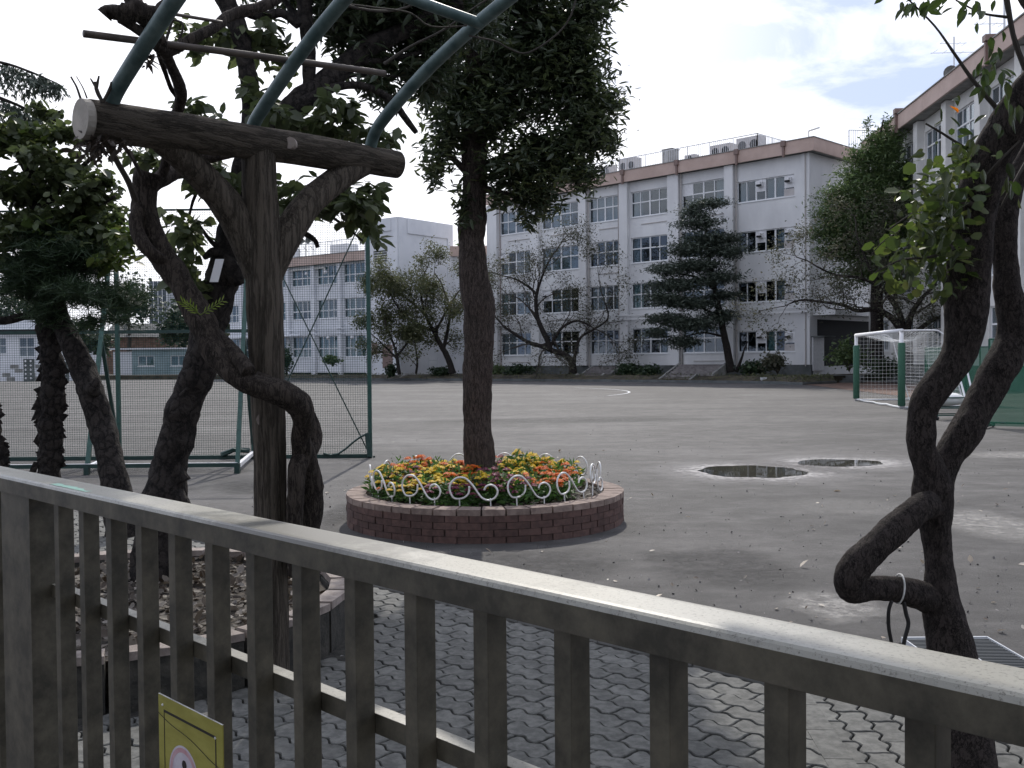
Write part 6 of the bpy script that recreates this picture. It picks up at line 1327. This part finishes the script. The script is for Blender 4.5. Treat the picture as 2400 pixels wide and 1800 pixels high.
conE = [(2075, 300, 12, 34), (2035, 290, 10, 26), (2060, 330, 34, 26), (2020, 370, 40, 30), (2080, 370, 40, 32), (2000, 415, 44, 28), (2060, 425, 60, 32), (1970, 455, 46, 26), (2040, 480, 76, 34), (1950, 500, 50, 26), (2100, 460, 50, 36), (1990, 540, 80, 34), (2080, 540, 70, 40), (1930, 548, 36, 22), (2130, 400, 26, 30), (1960, 590, 56, 26), (2060, 600, 70, 34), (2130, 520, 50, 44), (2060, 380, 60, 60), (2020, 470, 100, 60), (2020, 560, 110, 60), (2110, 440, 60, 60), (2040, 640, 90, 40), (2090, 340, 34, 50)]
clump_tree('conifer_tree', 'tall mid green conifer with twin tips between the two school wings', 2050, 850, 60, [(2055, 860, 34), (2055, 700, 28), (2055, 500, 18), (2060, 350, 8), (2070, 280, 3)], conE, 52000, 'conif', .24, 71, 'slim', -.25, sub=34, tight=.24)
# shrubs and hedge plants along the terrace
shr = [('dark clipped shrub left of the low cherry steps', 1215, 868, 79, 34, 12, 'pine'), ('dark shrub beneath the nearly bare cherry tree', 1480, 866, 73, 40, 16, 'pine'), ('dark shrub just left of the cedar steps', 1525, 868, 71, 26, 13, 'pine'),
       ('low dark shrub right of the cedar trunk', 1760, 862, 66, 32, 13, 'pine'), ('reddish brown shrub under the two window ground floor bay', 1822, 848, 64, 34, 24, 'brownish'), ('round green shrub beside the building entrance', 1990, 830, 60, 44, 34, 'conif'),
       ('dark shrub behind the goal post', 2070, 860, 58, 40, 30, 'pine'), ('small spiky shrub beside the tower steps', 915, 868, 82, 12, 14, 'pine'), ('dark shrub behind the net near the white pillar door', 672, 845, 88, 14, 30, 'pine'), ('small rounded pine behind the net', 780, 845, 87, 18, 12, 'conif'),
       ('low dark hedge right of the planter trunk', 1160, 870, 83, 22, 12, 'conif'), ('dark bush at the foot of the broad olive tree', 1035, 872, 82, 28, 10, 'pine')]
for k, (lb, px, py, Y, rx, ry, mt) in enumerate(shr):
    t = thing('shrub', lb, 'shrub', P(px, py + ry, Y)); mb = MB(); b = P(px, py + ry * 1.2, Y)
    for j in range(5): mb.bar(b, P(px + (j - 2) * rx * .3, py - ry * .4, Y), .04)
    mb.build('stems', M['twig'], t); leaf_cloud('foliage', LV[mt], t, cloud_pts([ellip(px, py, Y, rx, ry, 1.0)], 900, 80 + k, 14, .3), .2, 90 + k, 'leaf', .1, .7)
gp = []
for i in range(len(TE) - 1):
    for _ in range(420):
        f = R_.random(); p = TE[i] + (TE[i + 1] - TE[i]) * f; w = R_.random(); gp.append((p.x + w * .6, p.y + .1 + w * 2.4, .12 + .3 * min(1, w * 1.8) + .1 * R_.random()))
o = leaf_cloud('ground_cover', LV['olive'], None, gp, .16, 6, 'slim', -.3, .7); o['kind'] = 'stuff'; o['label'] = 'patchy ground cover plants along the terrace edge'
# white flower pots row near the entrance
for k, px in enumerate((1798, 1812, 1826, 1952, 1964)):
    t = thing('planter_pot', 'small white pot among the row of pots by the terrace edge near the entrance', 'pot', P(px, 893, 62.5), group='white pots along the terrace edge'); b = P(px, 896, 62.5)
    mb = MB(); mb.tube([b, b + Z * .22], [.09, .13], 8); mb.build('pot', M['whitepaint'], t); leaf_cloud('plant', LV['conif'], t, [b + Vector((R_.gauss(0, .07), R_.gauss(0, .07), .26 + R_.random() * .12)) for _ in range(14)], .12, k, 'slim', -.3)
t = thing('white_box', 'small white box standing on the terrace kerb', 'box', P(1791, 899, 61.5)); b = P(1791, 899, 61.5); mb = MB(); mb.box(b.x - .16, b.x + .16, 61.5, 61.8, 0, .34); mb.build('box_body', M['whitepaint'], t); mb = MB(); mb.box(b.x - .18, b.x + .18, 61.48, 61.82, .34, .37); mb.build('lid', M['grail'], t)
# ------------------------------------------------------------------ distant trees behind the net, left
def bush(label, px, py, Y, rx, ry, mt, n, sd_, leaf=.5, name='background_tree', base=None):
    t = thing(name, label, 'tree', P(px, base or 870, Y)); mb = MB(); b = P(px, base or 870, Y); b.z = 0; top = P(px, py, Y)
    mb.tube([b, (b + top) / 2 + Vector((.2, 0, 0)), top], [.3, .22, .08], 7); mb.build('trunk', M['twig'], t)
    leaf_cloud('crown', LV[mt], t, cloud_pts([ellip(px, py, Y, rx, ry), ellip(px - rx * .5, py + ry * .4, Y, rx * .6, ry * .7), ellip(px + rx * .5, py + ry * .35, Y - 1, rx * .6, ry * .7)], n, sd_, 20, .24), leaf, sd_, 'leaf', .1, .7)
for k, (lb, px, py, Y, rx, ry, mt, n) in enumerate((('dark tree beyond the shed between the vine and the tall trunk', 300, 700, 140, 60, 60, 'deep', 2600), ('green tree at far left behind the white house', 40, 720, 150, 80, 50, 'deep', 2600), ('tree behind the shed seen left of the log post', 430, 760, 120, 60, 46, 'deep', 2400), ('olive tree directly left of the log post beyond the net', 530, 740, 118, 50, 70, 'olive', 2600), ('dark green tree behind the net top bar right of the cherry trunk', 565, 690, 125, 46, 50, 'deep', 2400), ('wooded growth between the two ragged trunks', 200, 790, 122, 60, 40, 'deep', 2600), ('hedge like tree right of the shed', 520, 830, 112, 46, 34, 'conif', 2000), ('tree rising above the link between the tower and the four storey block', 1100, 600, 105, 30, 40, 'conif', 1400), ('far tree peeping behind the glazed office block', 400, 700, 190, 60, 30, 'olive', 1600))):
    bush(lb, px, py, Y, rx, ry, mt, n, 200 + k)
# houses beyond, glimpsed between trunks
for k, (px, py, w, Y, c, lb) in enumerate(((180, 805, 60, 150, 'wallB', 'small white house glimpsed between the two dark trunks'), (320, 790, 70, 140, 'brownsoil', 'brown roofed house behind the blue grey shed'))):
    t = thing('far_house', lb, 'house', P(px, 860, Y)); a = P(px - w, 860, Y); b = P(px + w, 860, Y); z = P(px, py, Y).z
    mb = MB(); mb.box(a.x, b.x, Y, Y + 6, 0, z); mb.build('wall', M[c], t); mb = MB(); mb.hexa([Vector(v) for v in ((a.x - .5, Y - .5, z), (b.x + .5, Y - .5, z), (b.x + .5, Y + 6.5, z), (a.x - .5, Y + 6.5, z), (a.x, Y + 2.8, z + 2), (b.x, Y + 2.8, z + 2), (b.x, Y + 3.2, z + 2), (a.x, Y + 3.2, z + 2))]); mb.build('roof', M['conc'], t)
# ------------------------------------------------------------------ fallen leaves and pebbles
rg = random.Random(77); pos = []
for _ in range(110):
    px = rg.uniform(1320, 2420); py = 1100 + (rg.random() ** .8) * 480
    p = G(px, py); pos.append((p.x, p.y, .006))
for _ in range(70):
    p = G(rg.uniform(600, 1500), rg.uniform(1010, 1300)); pos.append((p.x, p.y, .006))
pos = [q for q in pos if math.hypot(q[0] - RIM_C.x, q[1] - RIM_C.y) > RIM_R + .05 and math.hypot(q[0] - BED_C.x, q[1] - BED_C.y) > BED_R + .05]
M['fallen'] = leafmat('fallen leaves', [(.06, .04, .03), (.40, .33, .25), (.62, .56, .48), (.09, .06, .04), (.55, .50, .42)], .15, .5)
o = leaf_cloud('fallen_leaves', M['fallen'], None, pos, .048, 78, 'leaf', -.12, .25, var=.4); o['label'] = 'scattered dry leaves on the playground'
pos = []
for _ in range(2200):
    px = rg.uniform(560, 2500); py = 1000 + (rg.random() ** 1.3) * 620; p = G(px, py)
    if math.hypot(p.x - RIM_C.x, p.y - RIM_C.y) < RIM_R or math.hypot(p.x - BED_C.x, p.y - BED_C.y) < BED_R: continue
    pos.append((p.x, p.y, .0))
o = leaf_cloud('gravel', pbr('grit stones', (.10, .095, .09), (.30, .28, .27), 40, .9), None, pos, .013, 79, 'round', -.4, .8, var=.5); o['label'] = 'loose grit on the playground clay'
